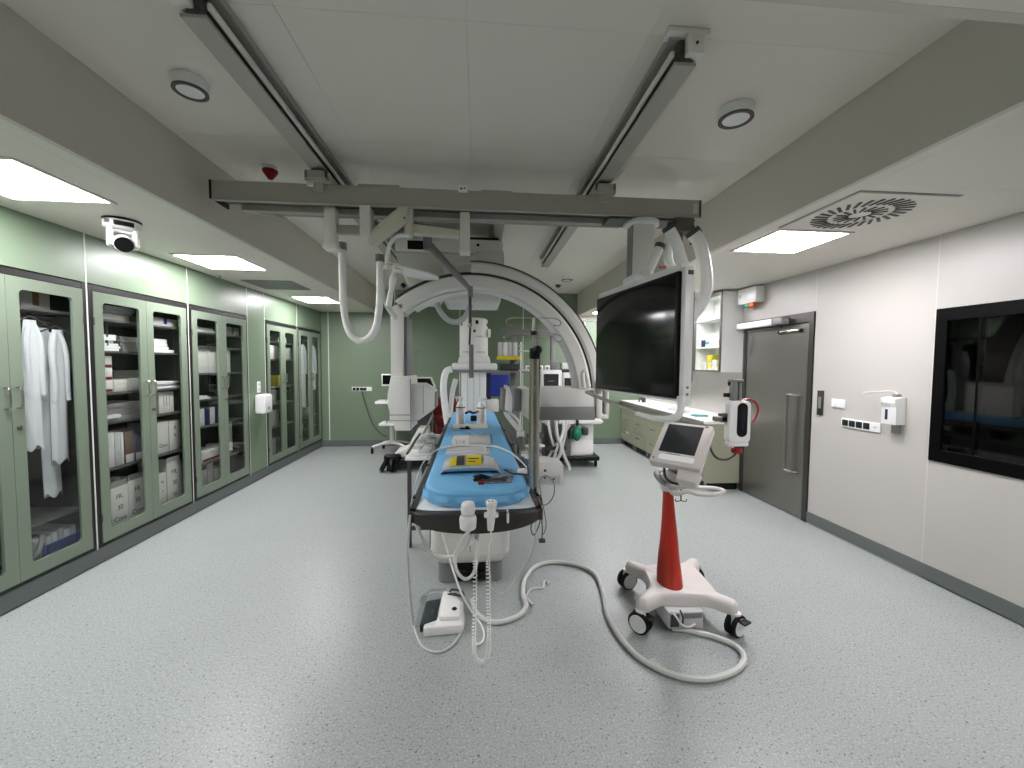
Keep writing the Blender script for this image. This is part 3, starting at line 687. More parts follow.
# soap dispenser with elbow lever
t = thing('soap_dispenser', 'white wall-mounted soap dispenser with a long elbow lever', 'dispenser', (XR-.05, 2.89, 1.03))
part('housing', G().prism([(XR, 1.105), (XR-.085, 1.105), (XR-.085, 1.24), (XR-.10, 1.27), (XR-.10, 1.305), (XR-.04, 1.318), (XR, 1.318)], 'y', 2.815, 2.93, .004), 'bright_white', t)
part('view_slot', G().box(XR-.0865, XR-.083, 2.878, 2.898, 1.14, 1.22), 'navy', t)
part('spout', G().box(XR-.095, XR-.05, 2.86, 2.90, 1.245, 1.262, .004), 'paper_grey', t)
part('lever', G().tube([(XR-.03, 2.86, 1.318), (XR-.03, 2.865, 1.345), (XR-.06, 2.89, 1.36), (XR-.24, 2.93, 1.345)], .006, 8, smooth=4), 'bright_white', t)
part('lever_pivot', G().box(XR-.05, XR-.01, 2.845, 2.885, 1.315, 1.34, .004), 'medical_grey', t)
part('dispenser_shadow', G().box(XR-.01, XR-.001, 2.845, 2.915, 1.03, 1.105, .004), 'medical_grey', t)  # flat grey plate standing in for the shadow on the wall below the housing
# signal box over the door
t = thing('signal_box', 'white box with green and orange signal lamps high above the steel door', 'signal lamp', (XR-.06, 4.56, 2.28))
part('case', G().box(XR-.11, XR, 4.41, 4.73, 2.285, 2.465, .006), 'bright_white', t)
part('green_lamp', G().box(XR-.10, XR-.04, 4.56, 4.64, 2.235, 2.286, .006), 'bag_green', t)
part('orange_lamp', G().box(XR-.10, XR-.04, 4.46, 4.55, 2.235, 2.286, .006), 'orange', t)
part('key_switch', G().cyl((XR-.109, 4.68, 2.38), (XR-.114, 4.68, 2.38), .02), 'paper_grey', t)
# socket strip on the green end wall
p = at(352, 389, y=YB); q = at(372, 389, y=YB)
t = thing('socket_strip', 'socket strip with black outlets and a plugged cable on the green end wall', 'socket', ((p.x+q.x)/2, YB, p.z-.04))
part('plate', G().box(p.x, q.x, YB-.012, YB, p.z-.04, p.z+.04, .004), 'bright_white', t)
w = (q.x-p.x-.1)/4
for k in range(4): part('outlet', G().box(p.x+.015+k*w, p.x+.015+k*w+w*.82, YB-.017, YB-.011, p.z-.028, p.z+.028, .003), 'socket_black', t)
part('plug', G().box(p.x+.2, p.x+.235, YB-.05, YB-.014, p.z-.018, p.z+.018, .005), 'black', t)

# ================================================================ ceiling rails, bridge, C-arm, screen
def ceiling_rail(xc, y0, y1, label, z0=2.78, w=.046, cap=True):
    t = thing('ceiling_rail', label, 'rail', (xc, y0, z0), group='ceiling rails')
    part('bottom_flange', G().box(xc-w, xc+w, y0, y1, z0, z0+.014, .002, 1), 'rail', t)
    part('web', G().box(xc-w*.55, xc+w*.55, y0, y1, z0+.014, ZC-.03), 'rail_dark', t)
    part('top_flange', G().box(xc-w*1.5, xc+w*1.5, y0, y1, ZC-.03, ZC-.001, .002, 1), 'rail', t)
    for s in (-1, 1):
        part('runner_lip', G().box(xc+s*w*.98, xc+s*w*1.35, y0, y1, z0+.032, z0+.058, .006), 'medical_white', t)
        part('slot_back', G().box(xc+s*w*.56, xc+s*w*.98, y0+.01, y1-.01, z0+.04, z0+.05), 'rail_dark', t)
    if cap:
        sg = 1 if xc > 0 else -1
        c = part('end_cap', G().box(xc-w*1.9, xc+w*1.9, y0-.03, y0+.03, ZC-.022, ZC-.001, .003).box(xc-sg*w*.1, xc+sg*w*1.4, y0-.03, y0+.012, z0+.03, ZC-.02, .004), 'medical_white', t)
        part('runner', G().cyl((xc-sg*w*.5, y0-.012, z0+.045), (xc-sg*w*.5, y0+.02, z0+.045), .014, n=10), 'dark_grey', c)
        part('bolt', G().cyl((xc+sg*w*.7, y0-.034, z0+.07), (xc+sg*w*.7, y0-.029, z0+.07), .006, n=8), 'dark_grey', c)
    return t
RLX, RRX = -1.018, .845
ceiling_rail(RLX, 1.60, 5.15, 'long grey ceiling rail on the cabinet side of the raised bay')
ceiling_rail(RRX, 1.66, 5.15, 'long grey ceiling rail on the door side of the raised bay')
ceiling_rail(.185, 3.3, 4.62, 'short ceiling rail behind the cross beam carrying the arch carriage, screen side', cap=False)
ceiling_rail(-.66, 3.3, 4.62, 'short ceiling rail behind the cross beam carrying the arch carriage, cabinet side', cap=False)

# bridge beam running across under the rails
by0, by1, bz0, bz1, bx0, bx1 = 2.76, 2.95, 2.572, 2.70, -1.68, 1.535
br = thing('bridge_beam', 'long grey cross beam hanging under the two ceiling rails', 'beam', (0, 2.85, bz0))
part('front_profile', G().box(bx0, bx1, by0, by0+.05, bz0+.012, bz1, .003, 1).box(bx0, bx1, by0-.006, by0+.02, bz0, bz0+.016, .003, 1), 'rail', br)
part('rear_profile', G().box(bx0+.1, bx1-.05, by1-.05, by1, bz0-.008, bz1-.02, .003, 1), 'rail', br)
part('channel', G().box(bx0+.02, bx1-.02, by0+.05, by1-.05, bz0+.03, bz1-.01), 'rail_dark', br)
part('cable_tube', G().cyl((bx0+.18, by1+.015, bz0-.004), (bx1-.5, by1+.015, bz0-.004), .011, n=10).box(bx0+.30, bx0+.33, by1-.01, by1+.03, bz0-.03, bz0+.03, .003, 1), 'rail', br)
part('end_cap', G().box(bx0-.012, bx0, by0-.004, by1, bz0+.01, bz1, .002, 1), 'black', br)
part('end_cap', G().box(bx1, bx1+.012, by0-.004, by1, bz0+.01, bz1, .002, 1), 'rail_dark', br)
for xc in (RLX, RRX):
    h = part('trolley_hanger', G().box(xc-.075, xc+.075, by0-.05, by1+.02, bz1-.002, bz1+.028, .004).box(xc-.03, xc+.03, by0-.028, by0-.006, bz0+.075, bz1+.02, .004).box(xc-.055, xc+.055, by0+.02, by1-.02, bz1+.02, 2.779), 'rail', br)
    part('bracket', G().box(xc-.07, xc+.07, by0-.06, by0-.045, bz1+.01, bz1+.06, .003, 1).box(xc-.07, xc-.055, by0-.06, by0+.03, bz1+.01, bz1+.06).box(xc+.055, xc+.07, by0-.06, by0+.03, bz1+.01, bz1+.06), 'rail', h)
for u, v in ((312, 182), (463, 187.5)):
    q = at(u, v, y=by0-.004)
    pl = part('label_plate', G().box(q.x-.03, q.x+.03, by0-.012, by0-.004, bz1-.02, bz1+.025, .002, 1), 'bright_white', br)
    part('print', G().box(q.x-.018, q.x-.004, by0-.0135, by0-.012, bz1-.002, bz1+.010).box(q.x+.004, q.x+.018, by0-.0135, by0-.012, bz1+.004, bz1+.012), 'ink', pl)
part('rating_label', G().box(bx1-.05, bx1-.015, by0-.008, by0-.005, bz0+.03, bz0+.1), 'paper_grey', br)
part('cover_plate', G().box(-.78, -.52, by0+.01, by0+.1, bz1, bz1+.018, .003, 1).box(.02, .22, by0+.01, by0+.1, bz1, bz1+.012, .003, 1), 'rail', br)
# posts hanging from the beam
q = at(332, 251, y=2.86)
part('hanger_post', G().box(q.x-.036, q.x+.036, 2.82, 2.9, q.z+.02, bz0+.01, .004).box(q.x-.038, q.x+.05, 2.79, 2.90, q.z, q.z+.03, .004), 'medical_white', br)
q = at(465, 254, y=2.86)
part('hanger_post', G().box(q.x-.033, q.x+.033, 2.82, 2.9, q.z+.02, bz0+.01, .004).box(q.x-.035, q.x+.035, 2.8, 2.91, q.z, q.z+.026, .004), 'medical_white', br)
q0, q1 = at(338, 231, y=2.9), at(364, 231, y=2.9)
part('cross_bar', G().box(q0.x, q1.x+.3, 2.85, 2.9, q0.z-.028, q0.z+.028, .003), 'rail', br)
# hoses hanging from the left post
def px(pts, y): return [at(u, v, y=(y if not isinstance(y, (list, tuple)) else y[i])) for i, (u, v) in enumerate(pts)]
hp = px([(342, 250), (342.5, 275), (344, 310), (350, 333), (362, 341), (374, 332), (379, 310), (380, 285), (380, 262)], 3.0)
hs_ = part('supply_hose', G().tube(hp, .025, 12, smooth=6), 'hose_white', br)
for e in (hp[0], hp[-1]): part('collar', G().cyl(e, e+Vector((0, 0, .05)), .032), 'medical_grey', hs_)
ARCH_CABLE = (G().tube(px([(381, 262), (382, 285), (386, 303), (391, 312), (396, 318)], 3.4), .02, 10, smooth=6))

# ---------------------------------------------------------------- C-arm arch on its ceiling carriage
AC = (-.045, 1.254)
ca = thing('c_arm', 'large white C-shaped X-ray arch hung from the ceiling over the table', 'x-ray machine', (AC[0], 3.9, AC[1]))
cz1 = 2.735
cg = part('carriage', G().box(-.78, .235, 3.92, 4.5, 2.60, cz1, .02, 2).box(-.80, .10, 3.95, 4.45, cz1-.01, 2.779, .01), 'medical_white', ca)
q = at(478, 245, y=3.92)
part('port', G().cyl((q.x, 3.918, q.z), (q.x, 3.925, q.z), .014), 'black', cg)
part('edge_gap', G().box(-.3, .19, 3.915, 3.96, cz1, cz1+.012), 'black', cg)
part('side_cover', G().prism([(-.02, 2.62), (.24, 2.62), (.245, 2.50), (.20, 2.46), (.0, 2.46)], 'y', 3.88, 4.3, .012), 'medical_white', cg)
part('opening', G().box(-.66, -.47, 3.915, 3.93, 2.62, 2.70), 'black', cg)
# pivot housing: sloping shell between carriage and arch
part('pivot_housing', G().prism([(-.79, 2.60), (-.72, 2.42), (-.60, 2.17), (-.42, 2.16), (-.30, 2.34), (.06, 2.36), (.10, 2.60)], 'y', 3.93, 4.5, .02), 'medical_white', ca)
part('pivot_shell', G().box(-.33, .215, 3.9, 4.45, 2.13, 2.52, .03, 3), 'medical_white', ca)
part('arch_track', G().arc(AC, .965, 1.095, 3.68, 3.93, -3, 129, 60, .018), 'medical_white', ca)
part('arch_groove', G().arc(AC, 1.09, 1.125, 3.72, 3.92, -2, 127, 60), 'dark_grey', ca)
part('arch_outer', G().arc(AC, 1.12, 1.215, 3.69, 3.94, -2, 91, 48, .02), 'medical_white', ca)
part('arch_edge_strip', G().arc(AC, 1.214, 1.224, 3.70, 3.93, 2, 91, 48), 'rail_dark', ca)
part('inner_cover', G().arc(AC, .935, .968, 3.72, 3.92, 92, 124, 24, .012), 'medical_white', ca)
# tube side: column and housing at the cabinet end
x0 = at(391, 340, y=3.7).x; x1 = at(403.5, 340, y=3.7).x
zc0 = at(397, 376, y=3.7).z; zc1 = at(397, 306, y=3.7).z
col = part('tube_column', G().prism([(x0, zc0-.02), (x1, zc0-.02), (x1, zc1+.03), (x0, zc1-.015)], 'y', 3.68, 3.98, .008), 'medical_white', ca)
part('column_side', G().box(x1, x1+.03, 3.72, 4.0, zc0, zc1-.09, .006), 'medical_grey', col)
zt = at(400, 376, y=3.65).z; zb = at(400, 418, y=3.65).z; zb2 = at(400, 430, y=3.65).z
hx0, hx1 = at(388.5, 400, y=3.65).x, at(411.5, 400, y=3.65).x
th_ = part('tube_housing', G().prism([(hx0+.03, zt), (hx1, zt), (hx1, zb2), (hx0+.06, zb2), (hx0+.035, zb), (hx0, zb+.12), (hx0, zt-.16)], 'y', 3.6, 4.02, .014), 'medical_white', ca)
part('seam', G().box(hx0+.01, hx1+.001, 3.598, 3.604, zb+.03, zb+.036).box(hx0+.03, hx1+.001, 3.598, 3.604, zb-.02, zb-.014).box(hx1-.002, hx1+.003, 3.597, 3.61, zb2+.02, zt-.02), 'medical_grey', th_)
bx_ = at(434.5, 400, y=3.7).x; zr0 = at(420, 384, y=3.7).z; zr1 = at(436, 391, y=3.7).z; zr2 = at(436, 409, y=3.7).z; zr3 = at(412, 420, y=3.7).z
col_ = part('collimator', G().prism([(hx1-.01, zr0), (bx_-.10, zr0), (bx_, zr1), (bx_, zr2), (hx1+.06, zr3), (hx1-.01, zr3)], 'y', 3.66, 3.98, .012), 'medical_white', ca)
part('front_seam', G().box(hx1+.10, hx1+.104, 3.657, 3.663, zr3+.06, zr0-.01), 'medical_grey', col_)
part('window', G().box(bx_, bx_+.012, 3.72, 3.92, zr2+.01, zr1-.01, .004), 'medical_grey', col_)
q = at(403, 429, y=3.8)
# detector side
dz1 = at(560, 388, y=3.66).z; dz0 = at(560, 419.5, y=3.66).z; dzm = at(560, 407.5, y=3.66).z
dx0, dx1 = at(536.5, 400, y=3.66).x, at(594, 400, y=3.66).x
dh = part('detector_housing', G().box(dx0, dx1, 3.62, 4.05, dzm, dz1, .02, 3), 'medical_white', ca)
part('lower_shell', G().box(dx0+.005, dx1, 3.61, 4.05, dz0, dzm+.01, .008), 'medical_grey', dh)
e0, e1 = at(514.5, 400, y=3.66).x, at(529, 400, y=3.66).x
part('detector_panel', G().prism([(e0+.06, dz1-.01), (e1, dz1-.0), (e1+.012, dz1-.05), (e1+.012, dz0+.10), (e1, dz0+.0), (e0+.06, dz0+.06)], 'y', 3.6, 4.06, .008), 'medical_white', dh)
part('detector_face', G().box(e0-.005, e0+.06, 3.61, 4.05, dz0+.08, dz1-.005, .012), 'medical_grey', dh)
part('neck', G().box(e1, dx0+.01, 3.7, 3.96, dz0+.06, dz1-.04, .006), 'medical_grey', dh)
k1, k2 = at(595, 400, y=3.66).x, at(607, 400, y=3.66).x
br_ = part('end_bracket', G().box(k1, k1+.055, 3.6, 4.0, dz0+.01, dz1+.06, .012).box(k1+.05, k2, 3.6, 4.0, dz1+.02, dz1+.06, .008).box(k1+.05, k2, 3.6, 4.0, dz0+.01, dz0+.05, .008).box(k2-.02, k2, 3.6, 4.0, dz0+.03, dz1+.05, .008), 'medical_white', ca)
part('slot', G().box(k1+.05, k2-.018, 3.7, 3.9, dz0+.05, dz1+.02), 'dark_grey', br_)
q = at(586, 372, y=3.63)
part('handle_lever', G().tube(px([(589, 387), (587, 377), (585, 371), (582.5, 375), (584, 387)], 3.62), .02, 10, smooth=4), 'medical_white', dh)
part('loop_hose', G().tube(px([(435, 298), (440, 311), (448, 320), (457, 322), (465, 317), (471, 305)], 4.0), .028, 12, smooth=6), 'hose_grey', ca)
part('arch_cable', ARCH_CABLE, 'hose_grey', ca)

# ---------------------------------------------------------------- examination lamp on a jointed beige arm
la = thing('exam_lamp', 'jointed beige arm with a small white examination lamp under the beam', 'lamp', at(460, 236, y=2.95))
Y = 2.86
a0, a1 = at(460, 237, y=2.9), at(412, 230, y=Y)
part('upper_arm', G().prism([(a0.x, a0.z-.028), (a0.x, a0.z+.028), (a1.x, a1.z+.036), (a1.x, a1.z-.030)], 'y', Y-.03, Y+.03, .006), 'beige_white', la)
e0_, e1_ = at(409, 237, y=Y-.03), at(409, 209, y=Y-.03)
el = part('elbow', G().lathe([(.026, 0), (.031, .006), (.031, e1_.z-e0_.z-.006), (.026, e1_.z-e0_.z)], e0_, 18), 'beige_white', la)
f0, f1 = at(370, 238, y=Y-.08), at(404, 214, y=Y-.06)
fa = part('forearm', G().prism([(f0.x-.01, f0.z-.04), (f0.x-.01, f0.z+.03), (f1.x-.03, f1.z+.03), (f1.x+.03, f1.z+.045), (f1.x+.03, f1.z-.05), (f0.x+.03, f0.z-.05)], 'y', Y-.10, Y-.04, .008), 'beige_white', la)
part('pin', G().cyl((f1.x+.01, Y-.105, f1.z-.04), (f1.x+.01, Y-.095, f1.z-.04), .006), 'dark_grey', fa)
m0 = at(369, 219, y=2.84)
part('mount_block', G().box(m0.x-.035, m0.x+.03, 2.74, 2.86, f0.z-.0, bz0, .005), 'medical_white', la)
part('drop_tube', G().tube(px([(409, 236), (398, 236), (390.5, 243), (388, 253), (387, 266)], Y-.05), .013, 12, smooth=6), 'bright_white', la)
j = at(387, 267, y=Y-.05)
part('joint', G().cyl(j+Vector((-.03, 0, 0)), j+Vector((.03, 0, 0)), .022).ball(j, .026), 'beige_white', la)
h0, h1 = at(390, 267, y=Y-.06), at(439, 279, y=Y+.1)
ax = (h1-h0).normalized(); up = Vector((0, 0, 1)); side = ax.cross(up).normalized(); nrm = side.cross(ax)
Mh = Matrix((( *ax,), (*side,), (*nrm,))).transposed().to_4x4(); Mh.translation = (h0+h1)/2
L_ = (h1-h0).length/2
lh = part('lamp_head', G().lathe([(.0, -.022), (L_*.7, -.02), (L_*.95, -.008), (L_, .006), (L_*.85, .016), (L_*.3, .028), (0, .03)], M=Mh, n=28, sy=.42), 'bright_white', la)
part('lamp_glass', G().lathe([(0, -.024), (L_*.68, -.0215), (L_*.68, -.018), (0, -.02)], M=Mh, n=28, sy=.42), 'lens', lh)
g0, g1 = at(394, 274, y=Y-.08), at(388.5, 306, y=Y-.1)
hd_ = part('handle_socket', G().cyl(at(395, 266, y=Y-.07), g0, .016).box(g0.x+.005, g0.x+.06, g0.y-.015, g0.y+.015, g0.z+.005, g0.z+.03, .005), 'medical_white', la)
part('grip', G().tube([g0, g0+(g1-g0)*.12, g0+(g1-g0)*.3, g0+(g1-g0)*.45, g1], [.014, .024, .024, .016, .021], 14), 'bright_white', hd_)
part('knob', G().cyl(at(402, 284, y=Y-.09), at(405, 287, y=Y-.09), .014), 'black', hd_)
# radiation shield arm with its plate seen edge-on
sh = thing('shield_arm', 'grey jointed arm with a thin rod and narrow lead shield hanging over the table', 'shield', at(432, 240, y=3.15))
s0, s1 = at(430, 246, y=3.15), at(470, 289, y=3.2)
part('pivot', G().cyl(at(427, 240, y=3.15)+Vector((0, 0, .10)), at(428, 250, y=3.15), .034), 'medical_grey', sh)
part('arm', G().tube([s0, s0+(s1-s0)*.1, s1], [.032, .03, .02], 10), 'medical_grey', sh)
part('elbow', G().cyl(s1+Vector((0, 0, .02)), s1+Vector((.004, 0, -.06)), .022), 'medical_grey', sh)
r1 = at(469.5, 345, y=3.2)
part('rod', G().cyl(s1+Vector((0, 0, -.05)), at(470.3, 324, y=3.2), .012).cyl(at(470.3, 324, y=3.2), r1, .008), 'dark_grey', sh)
part('joint', G().ball(at(470, 325, y=3.2), .02), 'chrome', sh)
r2 = at(471, 378, y=3.2)
part('shield_plate', G().box(r1.x-.004, r1.x+.03, 3.19, 3.62, r2.z, r1.z+.005, .004), 'medical_grey', sh)

# ---------------------------------------------------------------- big ceiling-hung display
mr, ml = Vector((1.172, 2.29, 0)), Vector((1.006, 3.36, 0))       # near and far end of the screen
mz0, mz1 = 1.352, 2.10
Ld = (ml-mr).length; axm = (ml-mr).normalized(); nm = Vector((-axm.y, axm.x, 0))   # screen normal, towards the table
if nm.x > 0: nm = -nm
rot = math.atan2(axm.y, axm.x)
dm = thing('ceiling_display', 'huge black flat screen hung from the beam in a white frame', 'monitor', (mr.x, mr.y, mz0), rot)
# local frame: x along the screen away from the photographer, +y is towards the table
fs = 1 if (Matrix.Rotation(rot, 3, 'Z') @ Vector((0, 1, 0))).dot(nm) > 0 else -1
def lb(g, x0, x1, d0, d1, z0, z1, bev=.0, seg=2): return g.box(x0, x1, fs*d0, fs*d1, z0-mz0, z1-mz0, bev, seg)
part('bezel', lb(G(), 0, Ld, -.012, .016, mz0, mz1, .01, 3), 'black', dm, True)
part('screen', lb(G(), .022, Ld-.016, .016, .0175, mz0+.022, mz1-.022), 'screen', dm, True)
part('back_shell', lb(lb(G(), -.012, Ld+.0, -.07, -.012, mz0-.02, mz1+.03, .025, 3), .0, Ld, -.05, .0, mz1-.005, mz1+.045, .01), 'bright_white', dm, True)
part('side_plate', lb(G(), -.045, -.005, -.062, .0, mz0-.04, mz1+.02, .012), 'bright_white', dm, True)
part('grip_recess', lb(G(), -.02, .02, -.085, -.07, mz0+.1, mz1-.12, .004), 'medical_grey', dm, True)
part('badge', lb(G(), -.048, -.044, -.05, -.015, mz1-.03, mz1-.005), 'dark_grey', dm, True)
hb = part('handle_frame', G().tube([(-.03, fs*.0, mz0-mz0+.02), (-.03, 0, -.07), (-.0, fs*.03, -.115), (.08, fs*.07, -.125), (.16, fs*.082, -.125), (Ld*.28, fs*.085, -.118)], [.022, .022, .022, .022, .022, .022, .022, .022, .022, .022, .022, .021, .021, .02, .02, .019, .019, .018, .018, .017, .017, .016, .016, .015, .015, .015], 12, smooth=5), 'bright_white', dm, True)
part('handle_bar', G().tube([(Ld*.26, fs*.085, -.119), (Ld+.02, fs*.085, -.035), (Ld+.03, fs*.02, -.03)], .015, 8), 'rail', dm, True)
part('handle_bracket', lb(G(), Ld-.03, Ld-.005, -.03, .01, mz0-.05, mz0+.02, .004), 'rail', dm, True)
for zz in (.07, .03): part('button', G().cyl((-.044, -fs*.03, zz), (-.049, -fs*.03, zz), .008, n=10), 'medical_grey', dm, True)
# column up to the beam
q = at(641, 245, y=2.84); 
cxm = q.x
part('lift_column', G().box(cxm-.075, cxm+.075, 2.78, 2.92, mz1+.03, 2.56, .008), 'medical_white', dm)
part('column_side', G().box(cxm-.079, cxm-.07, 2.80, 2.90, mz1+.06, 2.545), 'medical_grey', dm)
part('ceiling_disc', G().lathe([(.118, 0), (.125, .006), (.125, .03), (.11, .035)], (cxm, 2.85, 2.53), 36), 'bright_white', dm)
part('carriage_plate', G().box(cxm-.26, cxm+.22, 2.77, 2.94, 2.555, 2.58, .003, 1), 'rail_dark', dm)
part('yoke', G().box(cxm-.09, cxm+.19, 2.74, 2.96, mz1+.02, mz1+.085, .02, 3), 'bright_white', dm)
part('hook_block', G().box(cxm+.20, cxm+.34, 2.74, 2.86, 2.48, 2.575, .01).cyl((cxm+.26, 2.8, 2.40), (cxm+.26, 2.8, 2.5), .025), 'rail_dark', dm)
for k, (pts, y, r) in enumerate((([(668, 228), (675, 240), (682, 262), (688, 285), (688, 305), (684, 320)], 2.5, .035), ([(692, 232), (699, 242), (704, 262), (706, 285), (701, 303), (690, 317)], 2.5, .041), ([(660, 246), (655, 258), (650, 268), (645, 274)], 2.6, .03), ([(672, 226), (669, 240), (668, 258), (672, 268)], 2.62, .03))):
    P = px(pts, y)
    hs = part('hose', G().tube(P, r, 14, smooth=6), 'hose_white', dm)
    d = (P[1]-P[0]).normalized()
    part('hose_clamp', G().cyl(P[0]-d*.012, P[0]+d*.016, r+.004), 'dark_grey', hs)
part('red_mark', G().box(at(662, 265, y=2.5).x-.02, at(662, 265, y=2.5).x+.025, 2.49, 2.5, mz1+.06, mz1+.075), 'alarm_red', dm)
t = one('cable_bundle', G().tube(px([(697, 226), (701, 232), (698, 238), (703, 243), (702, 250)], 2.7), .008, 8, smooth=5).tube(px([(694, 226), (692, 233), (697, 240), (690, 244)], 2.72), .007, 8, smooth=5), 'cable_dark', 'short dark cable tangle at the end of the beam above the white hoses', 'cable')

# ================================================================ patient table
TB = thing('patient_table', 'long X-ray patient table with a bright blue mattress on a white pedestal', 'table', (0, 2.95, 0))
XC0, SK = -.004, -.0145                                # table centre line drifts a little towards the cabinets
def tx(x, y): return XC0+x+SK*(y-1.9)
def plan(hw, y0, y1, rn, rf, n=8):
    """table outline seen from above, rounded near and far corners"""
    out = []
    for cx, cy, r, a in ((hw-rn, y0+rn, rn, -90), (hw-rf, y1-rf, rf, 0), (-hw+rf, y1-rf, rf, 90), (-hw+rn, y0+rn, rn, 180)):
        for i in range(n+1):
            t = math.radians(a+90*i/n); yy = cy+r*math.sin(t); out.append((tx(cx+r*math.cos(t), yy), yy))
    return out
top = part('tabletop', G().prism(plan(.292, 1.90, 5.3, .05, .05), 'z', .832, .85, .003, 1), 'bright_white', TB)
# dark surround: sides and the deep curved near end
g = G(); n = 20; rings = []
for i in range(n+1):
    s = -1+2*i/n; x = .315*s
    y = 1.872+.05*abs(s)**6
    drop = .048+.05*(1-abs(s)**2.2)
    rings.append(g.ring([(tx(x, y), y, .853), (tx(x, y), y-.006, .845), (tx(x, y), y+.004, .85-drop), (tx(x, y), y+.03, .848-drop), (tx(x, y), y+.045, .83), (tx(x, y), y+.04, .853)]))
g.skin(rings); part('end_frame', g, 'table_brown' if 'table_brown' in MATS else 'dark_grey', TB)
for s in (-1, 1):
    g = G(); rings = []
    for k in range(13):
        y = 1.905+(5.3-1.905)*k/12
        rings.append(g.ring([(tx(s*.290, y), y, .80), (tx(s*.318, y), y, .80), (tx(s*.318, y), y, .853), (tx(s*.290, y), y, .853)]))
    part('side_frame', g.skin(rings), 'table_brown' if 'table_brown' in MATS else 'dark_grey', TB)
    rl = part('accessory_rail', G().tube([(tx(s*.335, y), y, .815) for y in (2.1, 3.0, 4.0, 4.9)], .011, 8), 'steel', TB)
    for y in (2.2, 2.9, 3.6, 4.4): part('rail_clamp', G().box(tx(s*.312, y), tx(s*.348, y), y-.02, y+.02, .798, .834, .004), 'black', rl)
part('underframe', G().box(-.22, .20, 2.3, 5.0, .765, .832, .01), 'dark_grey', TB)
mt = part('mattress', G().prism(plan(.268, 1.945, 5.27, .19, .06, 10), 'z', .862, .932, .022, 3), 'mattress_blue', TB)
# gathered elastic hem of the cover round the near end
g = G(); rings = []
pl = plan(.270, 1.940, 5.272, .19, .06, 14); m = len(pl)
dense = []
for i in range(len(pl)):
    p, q = Vector((*pl[i], 0)), Vector((*pl[(i+1) % len(pl)], 0)); k = max(1, int((q-p).length/.02)) if min(p.y, q.y) < 2.3 else 1
    k = min(k, 40)
    for j in range(k): dense.append(p+(q-p)*j/k)
m = len(dense)
lo, mi, hi = [], [], []
for i, p in enumerate(dense):
    d = dense[(i+1) % m]-dense[i-1]; nx = Vector((d.y, -d.x, 0)).normalized()
    w = .0065*math.sin(i*1.1)+.005*math.sin(i*2.3+1) if p.y < 2.25 else 0
    hi.append(p+nx*(.002)+Vector((0, 0, .908))); mi.append(p+nx*(.010+w)+Vector((0, 0, .882))); lo.append(p-nx*(.010-w)+Vector((0, 0, .853+w*.8)))
A, B_, D_ = g.ring(hi), g.ring(mi), g.ring(lo)
g.skin([A, B_, D_], cap=False)
part('gathered_hem', g, 'mattress_blue', mt)
# pedestal
pd = part('pedestal', G().prism(rrect(-.325, .225, 2.74, 3.75, .06, 5), 'z', .235, .765, .012, 2), 'medical_white', TB)
g = G(); rings = []
for k, (z, i) in enumerate(((.245, 0), (.20, .012), (.165, .04), (.145, .085))):
    rings.append(g.ring([(x, y, z) for x, y in rrect(-.325+i, .225-i, 2.74+i, 3.75-i, .06, 5)]))
part('pedestal_skirt', g.skin(rings), 'medical_white', pd)
part('panel_seam', G().box(-.052, -.048, 2.736, 2.742, .26, .75).box(-.31, .21, 2.737, 2.742, .665, .669), 'medical_grey', pd)
part('plinth', G().prism(rrect(-.28, .18, 2.82, 3.8, .05, 5), 'z', 0.001, .16, .006, 1), 'medical_grey', TB)
part('plinth_recess', G().box(-.14, .06, 2.80, 2.9, .02, .16, .01), 'black', TB)
part('cable_outlet', G().ball((-.10, 2.79, .09), .03).ball((-.02, 2.785, .08), .032).ball((.03, 2.79, .07), .024), 'black', TB)

# ---------------------------------------------------------------- on the mattress
ZM = .9325
def bottle(u, v, label, h, r, head=1):
    p = at(u, v, z=ZM); t = thing('spray_bottle', label, 'bottle', p)
    part('body', G().lathe([(r*.92, .001), (r, .006), (r, h*.62), (r*.75, h*.74), (r*.38, h*.84)], p, 20), 'bright_white', t)
    hd = part('spray_head', G().lathe([(r*.4, h*.84), (r*.42, h*.92), (r*.34, h*.95)], p, 14).box(p.x-head*r*1.15, p.x+head*r*.5, p.y-.012, p.y+.012, p.z+h*.92, p.z+h, .005), 'bright_white', t)
    part('trigger', G().tube([p+Vector((-head*r*.7, 0, h*.93)), p+Vector((-head*r*.85, 0, h*.86)), p+Vector((-head*r*.7, 0, h*.8))], .005, 6, smooth=3), 'bright_white', hd)
    part('band', G().lathe([(r+.001, h*.60), (r+.003, h*.605), (r+.003, h*.625), (r+.001, h*.63)], p, 20), 'black', t)
bottle(460.5, 424, 'white spray bottle with the trigger turned towards the cabinets, on the blue mattress', .285, .047)
bottle(481.5, 424, 'white spray bottle with its back turned, beside the black disc on the blue mattress', .275, .048, -1)
p = at(473.5, 421.5, z=ZM)
one('black_disc', G().lathe([(.03, 0), (.034, .006), (.034, .05), (.028, .058)], p+Vector((0, .05, .001)), 20), 'black', 'black round cap standing between the two spray bottles', 'cap')
one('black_clip', G().tube([at(466, 413, z=ZM+.14), at(470, 411.5, z=ZM+.14), at(473, 413, z=ZM+.14), at(478, 411.5, z=ZM+.14)], .012, 8, smooth=4), 'black', 'black strap clip between the spray bottle necks', 'clip')
def flat(name, label, cat, u0, u1, v0, v1, h, m, bev=.003, z=ZM, n=None):
    """something lying flat: photo corners of its footprint"""
    a, b, c, d = at(u0, v1, z=z), at(u1, v1, z=z), at(u1-(u1-u0)*.02, v0, z=z), at(u0+(u1-u0)*.02, v0, z=z)
    x0, x1 = (a.x+d.x)/2, (b.x+c.x)/2
    return one(name, G().box(x0, x1, a.y, d.y, z+.0005, z+h, bev), m, label, cat) , (x0, x1, a.y, d.y)
